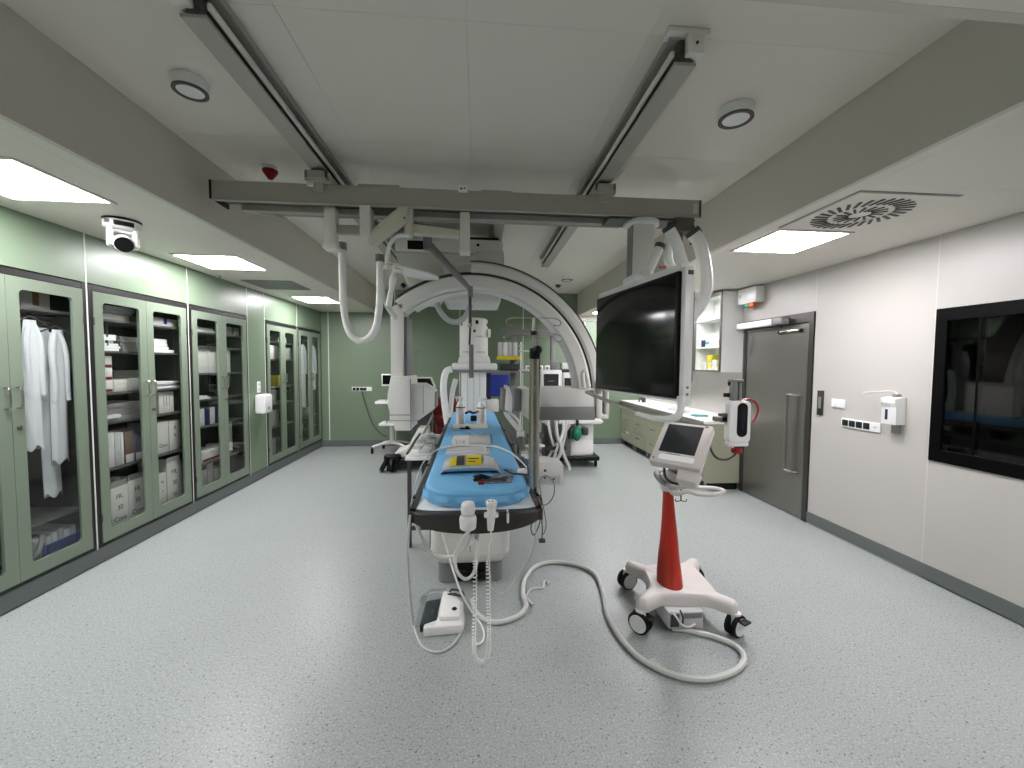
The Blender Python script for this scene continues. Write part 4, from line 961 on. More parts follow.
flat('instrument_tray', 'beige flat tray pack under the two spray bottles', 'tray', 452.5, 488, 425, 429.5, .012, 'beige_white')
p = at(465, 429, z=ZM+.013)
one('black_key', G().box(p.x-.05, p.x+.05, p.y-.02, p.y+.02, p.z, p.z+.014, .006).ball(p+Vector((.02, 0, .012)), .018), 'black', 'small black tool lying on the beige tray pack', 'tool')
one('thin_tube', G().tube([at(u, v, z=ZM+.006) for u, v in ((468, 431), (472, 432.5), (474, 434), (480, 434), (484, 432))], .004, 6, smooth=4), 'hose_grey', 'thin clear tube lying between the tray and the papers', 'tube')
_, r = flat('folder', 'grey-white folder lying open on the mattress with a small box on it', 'folder', 452, 491, 436, 445, .01, 'paper_grey')
p0, p1 = at(453.5, 446, z=ZM+.012), at(469, 446, z=ZM+.012)
t = thing('pill_box', 'small white box with a pink printed label on the folder', 'box', ((p0.x+p1.x)/2, p0.y+.06, ZM+.012))
part('carton', G().box(p0.x, p1.x, p0.y, p0.y+.10, ZM+.0125, ZM+.068, .002, 1), 'paper', t)
part('print', G().box(p0.x+.015, p0.x+.03, p0.y-.001, p0.y, ZM+.022, ZM+.055).box(p0.x+.04, p0.x+.05, p0.y-.001, p0.y, ZM+.022, ZM+.055).box(p0.x+.06, p0.x+.085, p0.y-.001, p0.y, ZM+.022, ZM+.055), 'paper_grey', t)
for k in range(3):
    a, b = at(445+k, 455-k*1.2, z=ZM), at(490-k*3, 455-k*1.2, z=ZM)
    one('paper_sheet', G().box(a.x, b.x, a.y, a.y+.2, ZM+.001+k*.004, ZM+.0035+k*.004), 'paper' if k % 2 else 'paper_grey', ('grey loose paper sheet under the other two before the folder', 'white loose paper sheet between two grey ones before the folder', 'grey loose paper sheet on top of the other two')[k], 'paper', 'papers on the mattress')
# big grey pack with a yellow label
a, b = at(439, 477, z=ZM), at(501, 475, z=ZM); c = at(439, 463, z=ZM)
pk = thing('sterile_bag', 'large shiny grey bag with a yellow label lying on the mattress', 'bag', ((a.x+b.x)/2, a.y+.1, ZM))
g = G(); rings = []
for i in range(21):
    s = i/20; x = a.x+(b.x-a.x)*s; hgt = .078*(1-abs(2*s-1)**4)**.5+.004; dy = .115*(1-.25*abs(2*s-1)**3)
    wob = .004*math.sin(i*1.7); yc = a.y+.125+.02*math.sin(s*3)
    rings.append(g.ring([(x, yc+dy*math.cos(q), ZM+.001+max(0, hgt*(.5+.5*math.sin(q)))+wob*max(0, math.sin(q))) for q in [2*PI*j/14 for j in range(14)]]))
part('bag', g.skin(rings), 'bag_clear', pk)
def bag_pt(s, q, off=0.):
    x = a.x+(b.x-a.x)*s; hgt = .078*(1-abs(2*s-1)**4)**.5+.004+off; dy = .115*(1-.25*abs(2*s-1)**3)+off; yc = a.y+.125+.02*math.sin(s*3)
    return Vector((x, yc+dy*math.cos(q), ZM+.001+max(0, hgt*(.5+.5*math.sin(q)))+.003))
def lab(s0, s1, q0, q1, m, name, off=.0015):
    g = G(); rings = [g.ring([bag_pt(s0+(s1-s0)*i/6, math.radians(q0+(q1-q0)*k/6), off) for k in range(7)]) for i in range(7)]
    part(name, g.skin(rings, closed=False), m, pk)
lab(.16, .30, 96, 168, 'yellow', 'label'); lab(.27, .40, 98, 166, 'dark_grey', 'label_print', .0025); lab(.43, .68, 92, 166, 'yellow', 'label'); lab(.71, .90, 92, 164, 'paper_grey', 'label')
lab(.46, .64, 120, 128, 'ink', 'label_print', .003); lab(.46, .58, 140, 146, 'ink', 'label_print', .003)
# clear pouch with instruments
c0 = at(492, 480, z=ZM)
ip = thing('instrument_pouch', 'clear pouch of dark metal instruments with red caps on the mattress', 'pouch', c0)
g = G(); 
for k in range(9):
    a_ = random.uniform(-.5, .5); L = random.uniform(.03, .07); cx = c0.x+random.uniform(-.06, .06); cy = c0.y+random.uniform(-.035, .035)
    g2 = G().tube([(cx-L*math.cos(a_), cy-L*math.sin(a_), ZM+.008), (cx, cy, ZM+.014+.004*(k % 3)), (cx+L*math.cos(a_), cy+L*math.sin(a_), ZM+.008)], .006, 6, smooth=2)
    part('instrument', g2, ('dark_grey', 'foil', 'black')[k % 3], ip)
part('pouch_film', G().prism([(c0.x-.10, c0.y-.03), (c0.x-.02, c0.y-.075), (c0.x+.10, c0.y-.06), (c0.x+.12, c0.y+.05), (c0.x-.06, c0.y+.07)], 'z', ZM+.001, ZM+.006, .001, 1), 'foil', ip)
q = at(481.5, 484.5, z=ZM)
part('red_cap', G().cyl(q+Vector((-.018, 0, .009)), q+Vector((.014, 0, .009)), .009, n=10), 'dark_red', ip)
one('lead_cable', G().tube([at(u, v, z=ZM+.012) for u, v in ((505, 470), (512, 473.5), (520, 474), (527, 475))], .006, 8, smooth=4), 'cable_dark', 'dark lead running from the pouch to the white clip', 'cable')
q = at(527.5, 475, z=.93)
t = thing('lead_clip', 'white clip with a blue tip on the mattress edge beside the pole', 'clip', q)
part('grip', G().box(q.x-.055, q.x+.0, q.y-.012, q.y+.02, .934, .966, .008), 'bright_white', t)
part('tip', G().box(q.x-.002, q.x+.022, q.y-.014, q.y+.02, .925, .975, .006), 'blue', t)
# white strap over the table
g = G(); pts = [(411, 507, 2.0, .83), (413, 495, 2.08, .85), (417, 478, 2.3, .90), (425, 461, 2.55, .96), (438, 450, 2.85, .985), (455, 446.5, 2.95, .975), (475, 446, 2.98, .955), (495, 447, 2.95, .95), (510, 453, 2.75, .95), (522, 463, 2.5, .94), (531, 474, 2.33, .93)]
P = [p+Vector((0, 0, .006)) for p in spline([at(u, v, y=y) for u, v, y, z in pts], 5)]
rings = [g.ring([p+Vector((0, -.018, .007)), p+Vector((0, .018, .003)), p+Vector((0, .018, -.003)), p+Vector((0, -.018, -.005))]) for p in P]
one('white_strap', g.skin(rings), 'hose_white', 'white flat strap arching over the blue mattress from edge to edge', 'strap')

# ---------------------------------------------------------------- hanging at the near end of the table
q = at(468, 522, y=1.84)
t = thing('hand_switch', 'white round hand switch hanging at the near table edge', 'switch', at(468, 531, y=1.84))
zt, zb = at(468, 502, y=1.84).z, at(468, 529, y=1.84).z
part('body', G().lathe([(.03, 0), (.037, .006), (.039, .03), (.04, .05), (.036, .062)], (q.x, 1.84, zb), 24), 'bright_white', t)
part('waist', G().lathe([(.036, .06), (.026, .068), (.026, .075)], (q.x, 1.84, zb), 24), 'paper_grey', t)
part('top_button', G().lathe([(.030, .074), (.032, .08), (.032, zt-zb-.012), (.026, zt-zb-.002), (.012, zt-zb)], (q.x, 1.84, zb), 24), 'bright_white', t)
part('hook', G().box(q.x-.012, q.x+.012, 1.85, 1.872, zb+.02, .856).box(q.x-.012, q.x+.012, 1.85, 1.91, .852, .857), 'bright_white', t)
q = at(491, 515, y=1.84); zt, zb = at(491, 501, y=1.84).z, at(491, 530, y=1.84).z
t = thing('hand_plug', 'white pistol-shaped connector hanging beside the round hand switch', 'connector', (q.x, 1.84, zb))
part('handle', G().tube([(q.x-.002, 1.84, zb), (q.x, 1.84, zb+.05), (q.x+.002, 1.84, zt-.03)], [.014, .019, .02], 14), 'bright_white', t)
part('head', G().lathe([(.02, -.03), (.026, -.016), (.027, -.004), (.024, 0)], (q.x+.002, 1.84, zt), 18), 'bright_white', t)
for dx in (-.010, .004): part('socket_hole', G().cyl((q.x+.002+dx, 1.838, zt-.002), (q.x+.002+dx, 1.838, zt+.001), .006, n=10), 'dark_grey', t)
part('collar', G().box(q.x-.032, q.x+.034, 1.826, 1.856, zb+.06, zb+.082, .006), 'bright_white', t)
part('hook', G().box(q.x-.01, q.x+.01, 1.852, 1.872, zb+.06, .856).box(q.x-.01, q.x+.01, 1.852, 1.9, .852, .857), 'paper_grey', t)
q = at(508, 515, y=1.85)
one('white_clip', G().box(q.x-.005, q.x+.005, 1.845, 1.866, at(508, 523, y=1.85).z, .858, .002, 1).box(q.x-.005, q.x+.005, 1.845, 1.9, .853, .858, .002, 1), 'bright_white', 'thin white clip on the near table edge next to the hanging connector', 'clip')
# coiled cords
def coil(path, rc, turns, rw):
    P = spline([Vector(p) for p in path], 24); out = []; up = Vector((0, 1, 0)); Lc = len(P)
    N = turns*9
    for i in range(N+1):
        f = i/N*(Lc-1); k = min(int(f), Lc-2); p = P[k]+(P[k+1]-P[k])*(f-k)
        d = (P[k+1]-P[k]).normalized(); a = (up-d*up.dot(d)).normalized(); b = d.cross(a)
        th = 2*PI*i/9; out.append(p+(a*math.cos(th)+b*math.sin(th))*rc)
    return G().tube(out, rw, 5)
cy_ = 1.83
cc = thing('coiled_cord', 'white coiled cord hanging in a long loop from the near table end', 'cord', at(482, 665, y=cy_))
part('coil', coil([at(u, v, y=cy_) for u, v in ((475, 560), (475, 600), (474, 640), (476, 657), (482, 662), (488, 655), (489, 635), (488.5, 600), (488, 560))], .0085, 92, .0028), 'hose_white', cc)
part('lead', G().tube([at(u, v, y=cy_) for u, v in ((475, 560), (476, 552), (477, 548))] + [at(476, 541, y=1.86), at(474, 533, y=1.93), at(473, 528, y=2.0)], .004, 8, smooth=4), 'hose_white', cc)
part('lead', G().tube([at(488, 560, y=cy_), at(489, 553, y=cy_), at(488.5, 546, y=cy_), at(490.5, 540, y=1.838), at(491, 531, y=1.84)], .004, 8, smooth=4), 'hose_white', cc)
def cable(name, label, pts, r, m='hose_white', cat='cable', k=8):
    """pts: (u, v, y) in the air or (u, v) on the floor"""
    P = [at(p[0], p[1], y=p[2]) if len(p) == 3 else at(p[0], p[1], z=r+.001) for p in pts]
    return one(name, G().tube(P, r, 8, smooth=k), m, label, cat)
cable('white_cable', 'white cable sagging under the table end towards the hand switch', [(414, 517, 1.92), (420, 535, 1.93), (430, 552, 1.95), (445, 557, 1.96), (460, 553, 1.93), (470, 540, 1.88), (474, 528, 1.9)], .0075)
cable('white_cable', 'second white cable sagging below the table corner beside its twin', [(416, 517, 1.94), (422, 537, 1.96), (433, 554, 1.98), (446, 558, 1.99), (462, 552, 1.97), (472, 542, 1.93)], .006)
cable('white_cable', 'white cable hanging in a teardrop loop below the hand switch', [(469, 531, 1.85), (461, 541, 1.86), (455, 556, 1.87), (457, 571, 1.87), (465, 579, 1.87), (473, 574, 1.87), (477, 560, 1.87), (478, 545, 1.87), (477, 530, 1.92)], .008)
cable('white_cable', 'white cable crossing from the switches to the table corner by the pole', [(477, 530, 1.92), (488, 524, 1.9), (500, 520, 1.885), (514, 518.5, 1.885), (520, 518, 1.91)], .006)
cable('floor_cable', 'grey cable dropping from the table corner to the floor pedal', [(410, 515, 1.9), (408, 545, 1.9), (409, 580, 2.1), (413, 620, 2.35), (417, 636), (424, 648), (438, 652), (452, 645), (462, 630), (464, 618), (461, 607)], .006, 'hose_grey')
cable('floor_cable', 'grey cable falling slantwise from under the pedestal to the floor', [(440, 521, 2.7), (447, 550, 2.6), (460, 590, 2.45), (472, 612), (480, 623), (484, 633), (482, 642), (475, 645)], .006, 'hose_white')
cable('floor_cable', 'thin pale cable curving from the far table side down to the floor', [(485, 555, 1.9), (490, 575, 1.95), (491, 586, 2.0), (495, 592, 2.05), (502, 593.5, 2.1), (509, 588, 2.1), (520, 572, 2.15), (530, 558, 2.2), (535, 540, 2.2), (536, 520, 2.2)], .0035, 'hose_grey')
cable('dark_cable', 'thin dark cable loops hanging below the pole clamp', [(535, 505, 2.2), (540, 520, 2.2), (536, 532, 2.2), (533, 535, 2.2), (531, 527, 2.2), (536, 515, 2.2), (541, 500, 2.2)], .003, 'cable_dark')
cable('dark_cable', 'thin grey cable ring hanging on the side of the table near the pole', [(535, 500, 2.25), (545, 505, 2.3), (553, 497, 2.3), (554, 484, 2.3), (547, 476, 2.3), (540, 480, 2.3), (541, 495, 2.28), (545, 515, 2.28), (546, 528, 2.25), (542, 536, 2.25)], .003, 'cable_grey')
q = at(542, 541, y=2.25)
t = thing('cable_plug', 'small dark plug dangling on a thin cable below the table edge', 'plug', q)
part('body', G().box(q.x-.018, q.x+.018, 2.24, 2.262, q.z-.008, q.z+.012, .003), 'dark_grey', t)
part('lead', G().tube([q+Vector((0, 0, .01)), q+Vector((.001, 0, .07)), at(541, 505, y=2.2)], .003, 6), 'cable_dark', t)

# ---------------------------------------------------------------- foot pedal on the floor
a, b, c, d = at(421, 638, z=0), at(458, 637, z=0), at(462, 600, z=0), at(430, 598, z=0)
fp = thing('foot_pedal', 'white foot pedal half wrapped in clear plastic on the floor', 'foot pedal', (-.2, 2.43, 0), .06)
part('base', G().prism([(-.115, -.17), (.10, -.17), (.115, -.15), (.115, .06), (.05, .17), (-.02, .17), (-.045, -.10), (-.115, -.13)], 'z', 0.001, .055, .01, 2), 'bright_white', fp, True)
part('hood', G().prism([(-.03, -.12), (.09, -.13), (.10, .03), (.02, .15), (-.015, .15)], 'z', .05, .085, .014, 2), 'bright_white', fp, True)
part('pedal_plate', G().prism([(-.14, -.13), (-.045, -.12), (-.015, .13), (-.12, .11)], 'z', .003, .05, .01, 2), 'pedal_dark', fp, True)
part('rear_loop', G().tube([(.03, .16, .06), (.045, .18, .07), (.11, .165, .06), (.115, .11, .06), (.06, .09, .09), (.02, .11, .08)], .007, 8, loop=True, smooth=4), 'dark_grey', fp, True)
for x, y in ((.06, -.06), (.065, .13)):
    part('knob', G().lathe([(.014, .0), (.016, .004), (.012, .008)], (x, y, .084 if y < 0 else .062), 14), 'black', fp, True)
part('plastic_wrap', G().prism([(-.165, -.16), (-.05, -.15), (-.0, .15), (-.06, .18), (-.145, .14)], 'z', .052, .062, .004, 1).tube([(-.15, .12, .03), (-.10, .17, .075), (-.03, .185, .07), (.0, .16, .09)], [.012, .02, .02, .008], 8, smooth=4), 'clear_plastic', fp, True)
# thick hose on the floor
cable('floor_hose', 'thick pale hose snaking over the floor from the red-column cart to the table', [(672, 628), (690, 631), (715, 637), (736, 646), (744, 659), (733, 672), (703, 679.5), (668, 673), (633, 652), (609, 619), (602, 590), (594, 573), (575, 564.5), (552, 562), (535, 567), (525, 579), (523, 594), (526, 606), (518, 616), (500, 622), (486, 620), (476, 612), (472, 600)], .0155, 'hose_grey', 'hose', 10)
cable('cable_tie', 'short pale cable tail curling off the floor hose', [(524, 600), (530, 590), (537, 588), (543, 588), (544, 582), (547, 581), (548.5, 584)], .007, 'hose_grey')
cable('cable_tie', 'short straight pale tail lying beside the floor hose', [(525, 596), (529, 601), (533, 605)], .008, 'hose_grey')

# ---------------------------------------------------------------- drip pole on the table rail
pz0 = .80; q = at(533.5, 497, y=2.22); X, Yp = q.x, 2.22
dp = thing('drip_pole', 'chrome double-tube drip pole with hooks clamped to the table rail', 'pole', (X, Yp, pz0))
ztop = at(533, 358, y=Yp).z
part('lower_tube', G().cyl((X-.0155, Yp, pz0), (X-.0155, Yp, ztop), .0155), 'chrome', dp)
part('lower_tube', G().cyl((X+.0155, Yp, pz0), (X+.0155, Yp, ztop), .0145), 'chrome', dp)
part('clamp', G().box(X-.04, X+.045, Yp-.04, Yp+.03, pz0-.03, pz0+.012, .006), 'dark_grey', dp)
part('collar', G().lathe([(.028, -.06), (.031, -.055), (.031, -.005), (.026, 0)], (X, Yp, ztop+.055), 18, sx=1.0), 'black', dp)
part('knob', G().ball((X+.012, Yp-.03, at(537, 350, y=Yp).z), .024), 'black', dp)
zu = at(532, 318, y=Yp).z
part('upper_tube', G().cyl((X-.008, Yp, ztop), (X-.008, Yp, zu), .0075), 'chrome', dp)
part('side_tube', G().cyl((X+.012, Yp, ztop), (X+.012, Yp, at(537, 333, y=Yp).z), .006), 'chrome', dp)
part('upper_collar', G().cyl((X-.008, Yp, at(532, 335, y=Yp).z), (X-.008, Yp, at(532, 331, y=Yp).z), .018), 'black', dp)
for z, r in ((zu, .15), (at(532, 334, y=Yp).z, .16)):
    for s in (-1, 1):
        part('hook', G().tube([(X-.008, Yp, z), (X-.008+s*r*.75, Yp+.01, z), (X-.008+s*r, Yp+.01, z-.015), (X-.008+s*r*.95, Yp+.01, z-.04), (X-.008+s*r*.75, Yp+.01, z-.035)], .0028, 6, smooth=4), 'chrome', dp)
# control box on a bracket at the table side
a, b = at(538, 486, y=2.75), at(561, 462, y=2.75)
cb = thing('control_box', 'white control box with small buttons bracketed to the table side rail', 'control box', ((a.x+b.x)/2, 2.85, a.z))
part('case', G().prism([(a.x, a.z), (b.x+.02, a.z), (b.x+.02, b.z-.02), (a.x+.07, b.z+.0), (a.x, b.z)], 'y', 2.75, 2.95, .008), 'medical_white', cb)
part('bracket', G().box(.31, a.x+.02, 2.82, 2.88, .79, .825, .004), 'steel', cb)
for dx, dz in ((.04, .05), (.10, .04), (.04, .1)): part('button', G().box(a.x+dx, a.x+dx+.016, 2.744, 2.752, a.z+dz, a.z+dz+.016, .002, 1), 'dark_grey', cb)
part('panel', G().box(a.x+.02, b.x-.005, 2.745, 2.752, a.z+.015, a.z+.07), 'paper_grey', cb)
# paddle and arm clamped at the table side (support arm)
ar = thing('support_arm', 'white paddle on a jointed tube arm clamped to the table side', 'arm', at(522, 462, y=3.3))
part('paddle', G().prism([(at(504, 405, y=3.3).x, at(504, 409, y=3.3).z), (at(511, 409, y=3.3).x, at(511, 411, y=3.3).z), (at(511.5, 400, y=3.3).x, at(511, 398, y=3.3).z), (at(508.5, 386, y=3.3).x, at(508, 386, y=3.3).z), (at(505.5, 386, y=3.3).x, at(505, 386, y=3.3).z)], 'y', 3.2, 3.5, .006), 'bright_white', ar)
part('paddle_pad', G().box(at(501, 400, y=3.35).x, at(505, 400, y=3.35).x, 3.22, 3.48, at(501, 410, y=3.35).z, at(501, 388, y=3.35).z, .01), 'medical_grey', ar)
part('lower_arm', G().tube([at(506, 411, y=3.3), at(508, 416, y=3.3), at(520, 431, y=3.3)], .022, 10, smooth=3), 'medical_white', ar)
part('brace', G().tube([at(508, 412, y=3.3), at(514, 416, y=3.3), at(519, 422, y=3.3), at(521, 430, y=3.3)], .011, 8, smooth=4), 'medical_white', ar)
part('joint', G().cyl(at(517, 434, y=3.3), at(524, 434, y=3.3), .03).ball(at(521, 428, y=3.28), .014), 'medical_white', ar)
part('post', G().cyl(at(521, 436, y=3.3), at(523, 462, y=3.3), .03).cyl(at(519, 440, y=3.26), at(519, 470, y=3.26), .016), 'steel', ar)
part('clamp', G().box(.30, at(524, 460, y=3.3).x+.03, 3.26, 3.34, .78, .84, .006), 'medical_white', ar)
for k, (u, v) in enumerate(((513, 452), (516, 462), (520, 472))):
    q = at(u, v, y=2.95)
    one('tube_roll', G().lathe([(.028, 0), (.032, .005), (.032, .07), (.026, .076)], (q.x+.085, 2.95-.07*k, .835-.03), 16), 'paper_grey', ('pale tube roll next to the jointed support arm on the table side', 'pale tube roll between its two twins on the table side', 'pale tube roll next to the chrome pole on the table side')[k], 'tube', 'tube rolls on the side rail')

# ================================================================ floor stand behind the table head
t = thing('detector_stand', 'tall white imaging stand with a round head behind the far table end', 'x-ray machine', (-.055, 5.6, 0))
cxs = -.055
part('column', G().box(cxs-.168, cxs+.165, 5.42, 5.85, .06, 1.45, .012), 'medical_white', t)
for dx in (-.08, .0, .08): part('column_groove', G().box(cxs+dx-.002, cxs+dx+.002, 5.417, 5.423, .1, 1.43), 'medical_grey', t)
part('base_plate', G().box(cxs-.3, cxs+.3, 5.4, 6.2, .001, .07, .015), 'medical_grey', t)
part('collar_plate', G().box(cxs-.29, cxs+.31, 5.38, 6.0, 1.468, 1.562, .03, 3), 'medical_white', t)
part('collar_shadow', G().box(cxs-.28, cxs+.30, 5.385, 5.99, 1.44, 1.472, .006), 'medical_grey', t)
part('shoulder', G().prism([(cxs-.215, 1.56), (cxs+.225, 1.56), (cxs+.20, 1.66), (cxs-.19, 1.66)], 'y', 5.40, 5.9, .02), 'medical_white', t)
hd = part('round_head', G().lathe([(.185, 0), (.19, .01), (.19, .47), (.178, .505), (.15, .515)], (cxs, 5.62, 1.655), 36), 'medical_white', t)
for u, v in ((461.5, 323), (477, 322), (487.5, 324)):
    q = at(u, v, y=5.43); ang = math.asin(max(-.98, min(.98, (q.x-cxs)/.19)))
    M_ = Matrix.Translation((cxs, 5.62, q.z)) @ Matrix.Rotation(ang, 4, 'Z')
    part('window', G().box(-.02, .02, -.194, -.186, -.025, .025, .003, 1, M=M_), 'black', hd)
q = at(474.5, 331, y=5.43)
part('key_hole', G().cyl((q.x, 5.425, q.z), (q.x, 5.44, q.z), .018), 'dark_grey', hd)
part('side_knob', G().lathe([(.05, 0), (.06, .01), (.055, .04)], M=Matrix.Translation((cxs+.185, 5.55, 1.97)) @ Matrix.Rotation(PI/2, 4, 'Y'), n=18), 'bright_white', hd)
part('front_outline', G().tube([(cxs-.15, 5.435, 1.68), (cxs-.15, 5.435, 1.71), (cxs+.15, 5.435, 1.71), (cxs+.15, 5.435, 1.68)], .004, 6), 'medical_grey', hd)
part('maker_mark', G().box(cxs+.02, cxs+.12, 5.429, 5.431, 1.905, 1.925), 'paper_grey', hd)
part('side_hose', G().tube(px([(452, 369), (446, 372), (443.5, 385), (444.5, 402), (447, 420), (449, 434)], 5.4), .045, 12, smooth=6), 'hose_white', t)
part('side_hose', G().tube(px([(456, 379), (453, 390), (451, 405), (450, 420)], 5.5), .035, 12, smooth=6), 'hose_white', t)
part('side_box', G().box(cxs+.17, cxs+.34, 5.5, 5.75, .9, 1.06, .012), 'medical_white', t)
part('rear_pack', G().box(cxs+.165, cxs+.235, 5.6, 5.8, 1.06, 1.42, .008), 'navy', t)

# ================================================================ right wall: drawer units, worktop, wall cabinets
UY = [7.70, 7.10, 6.51, 5.93, 5.345, 4.76]
XF = 2.80
names = ('drawer unit standing in the green corner', 'drawer unit one from the green corner', 'drawer unit in the middle of the counter', 'drawer unit one from the cream end panel', 'drawer unit at the cream end panel near the steel door')
for i in range(5):
    y1, y0 = UY[i], UY[i+1]
    t = thing('drawer_unit', 'cream-green '+names[i], 'cabinet', ((XF+XR)/2, (y0+y1)/2, 0), group='drawer units under the counter')
    part('carcass', G().box(XF+.018, XR-.012, y0+.002, y1-.002, .10, .826, .002, 1), 'drawer_green', t)
    part('plinth', G().box(XF+.07, XR-.02, y0+.002, y1-.002, .001, .1), 'black', t)
    for yy in (y0+.04, y1-.06): part('foot', G().cyl((XF+.05, yy, .001), (XF+.05, yy, .1), .016, n=10), 'steel', t)
    for k, (za_, zb_) in enumerate(((.595, .822), (.352, .589), (.108, .346))):
        d = part('drawer', G().box(XF, XF+.018, y0+.005, y1-.005, za_, zb_, .002, 1), 'drawer_green', t)
        zz = zb_-.075
        part('handle', G().tube([(XF, (y0+y1)/2-.07, zz), (XF-.028, (y0+y1)/2-.066, zz), (XF-.028, (y0+y1)/2+.066, zz), (XF, (y0+y1)/2+.07, zz)], .009, 8), 'chrome', d)
t = thing('worktop', 'long white worktop over the drawer units along the wall', 'counter', (3.0, 6.2, .828))
part('board', G().box(2.765, XR-.01, 4.735, YB-.02, .828, .868, .003, 1), 'counter_white', t)
part('edge_band', G().box(2.758, 2.766, 4.735, YB-.02, .828, .866, .002, 1), 'medical_grey', t)
part('upstand', G().box(XR-.012, XR-.001, 4.76, YB-.02, .868, .90, .002, 1), 'counter_white', t)
one('end_panel', G().box(XF+.005, XR-.012, 4.737, 4.757, .09, .826, .002, 1), 'drawer_green', 'cream panel closing the drawer counter beside the steel door', 'panel')
ZW = .868
for k, (u, v, w, d, h, m, l, nm, ct) in enumerate((
        (640, 391, .22, .16, .05, 'paper', 'white low box on the worktop under the screen edge', 'supply_box', 'box'),
        (652, 398, .18, .12, .035, 'paper_grey', 'grey pack on the worktop beside the white low box', 'supply_pack', 'pack'),
        (664, 402, .12, .10, .06, 'carton_white', 'small white carton on the worktop near the teal tray', 'small_carton', 'box'),
        (632, 388, .10, .10, .08, 'dark_grey', 'dark grey block on the worktop far along the wall', 'dark_block', 'box'))):
    p = Vector((2.95+.06*(k % 2), (6.5, 5.95, 5.55, 7.2)[k], ZW)); one(nm, G().box(p.x-w/2, p.x+w/2, p.y-d/2, p.y+d/2, ZW+.001, ZW+h, .006), m, l, ct)
p = Vector((2.98, 5.2, ZW))
t = thing('teal_tray', 'small teal tray with a white cloth on the worktop', 'tray', p)
part('tray', G().box(p.x-.1, p.x+.09, p.y-.06, p.y+.06, ZW+.001, ZW+.018, .004), 'teal', t)
part('cloth', G().box(p.x-.06, p.x+.06, p.y-.04, p.y+.04, ZW+.018, ZW+.045, .012, 3), 'paper', t)
for k in range(3):
    p = Vector((2.86, 6.9-.42*k, ZW))
    t = thing('vial', ('white vial farthest along the row on the worktop, green corner side', 'white vial in the middle of the row on the worktop', 'white vial nearest the steel door in the row on the worktop')[k], 'vial', p, group='vials on the worktop')
    part('glass_body', G().lathe([(.014, .001), (.016, .004), (.016, .05), (.009, .058)], p, 14), 'bright_white', t); part('cap', G().lathe([(.011, .058), (.011, .07)], p, 14), 'paper_grey', t)
# wall cabinets
XWC = 2.965
WC = [4.765, 5.385, 6.005, 6.625]
wz0, wz1 = 1.468, 2.468
SZ = [at(712, 347, x=2.98).z, at(712, 319, x=2.98).z]
for i in range(3):
    y0, y1 = WC[i], WC[i+1]
    t = thing('wall_cabinet', ('white wall cabinet with glass door nearest the steel door', 'middle white wall cabinet with glass door', 'white wall cabinet with glass door farthest from the steel door')[i], 'cabinet', ((XWC+XR)/2, (y0+y1)/2, wz0), group='wall cabinets over the worktop')
    part('carcass', G().box(XWC+.02, XR, y0, y0+.018, wz0, wz1).box(XWC+.02, XR, y1-.018, y1, wz0, wz1).box(XR-.01, XR-.001, y0+.018, y1-.018, wz0, wz1).box(XWC+.02, XR-.01, y0+.018, y1-.018, wz0, wz0+.018).box(XWC+.02, XR-.01, y0+.018, y1-.018, wz1-.018, wz1), 'bright_white', t)
    for z in SZ: part('shelf', G().box(XWC+.03, XR-.01, y0+.018, y1-.018, z-.009, z+.009, .001, 1), 'bright_white', t)
    d = part('door', G().box(XWC, XWC+.02, y0+.002, y0+.026, wz0+.002, wz1-.002, .001, 1).box(XWC, XWC+.02, y1-.026, y1-.002, wz0+.002, wz1-.002, .001, 1).box(XWC, XWC+.02, y0+.026, y1-.026, wz0+.002, wz0+.024).box(XWC, XWC+.02, y0+.026, y1-.026, wz1-.05, wz1-.002), 'steel', t)
    part('pane', G().box(XWC+.008, XWC+.013, y0+.024, y1-.024, wz0+.022, wz1-.048), 'glass', d)
    part('door_handle', G().tube([(XWC, y1-.02, wz0+.05), (XWC-.02, y1-.02, wz0+.05), (XWC-.02, y1-.02, wz0+.13), (XWC, y1-.02, wz0+.13)], .004, 6), 'steel', d)
def shelfbox(y0, y1, z, h, m, label, d=.16, band=None, name='medicine_box'):
    x0 = XWC+.04
    if band is None: return one(name, G().box(x0, x0+d, y0, y1, z+.001, z+h, .002, 1), m, label, 'box')
    t = thing(name, label, 'box', (x0+d/2, (y0+y1)/2, z))
    part('carton', G().box(x0, x0+d, y0, y1, z+.001, z+h, .002, 1), m, t)
    part('colour_band', G().box(x0-.001, x0+.001, y0+.005, y1-.005, z+h*.35, z+h*.8), band, t)
s2 = SZ[0]+.009; s1 = wz0+.018
shelfbox(4.80, 4.86, s2, .10, 'carton_white', 'white medicine box with a red band on the middle shelf of the wall cabinet', band='alarm_red')
shelfbox(4.87, 4.95, s2, .085, 'carton_white', 'plain white medicine box on the middle shelf beside the red-banded one')
shelfbox(4.96, 5.06, s2, .08, 'carton_white', 'low white medicine box with a grey band on the middle shelf', band='paper_grey')
shelfbox(5.07, 5.16, s2, .085, 'carton_white', 'white medicine box with a pale blue band on the middle shelf', band='teal')
shelfbox(5.18, 5.26, s2, .09, 'navy', 'dark blue medicine box at the end of the middle shelf')
shelfbox(4.80, 4.88, s1, .12, 'carton_white', 'white box with a yellow band at the bottom of the wall cabinet', band='yellow')
shelfbox(4.89, 4.99, s1, .14, 'carton_white', 'tall white box at the bottom of the wall cabinet')
shelfbox(5.0, 5.1, s1, .10, 'carton_white', 'white box with a yellow band under the yellow carton', band='yellow')
shelfbox(5.0, 5.12, s1+.101, .055, 'yellow', 'yellow carton lying on the white box, lower of the two')
shelfbox(4.99, 5.11, s1+.157, .045, 'yellow', 'yellow carton on top of the other yellow carton')
shelfbox(5.13, 5.24, s1, .11, 'carton_white', 'plain white box at the dark end of the bottom shelf')
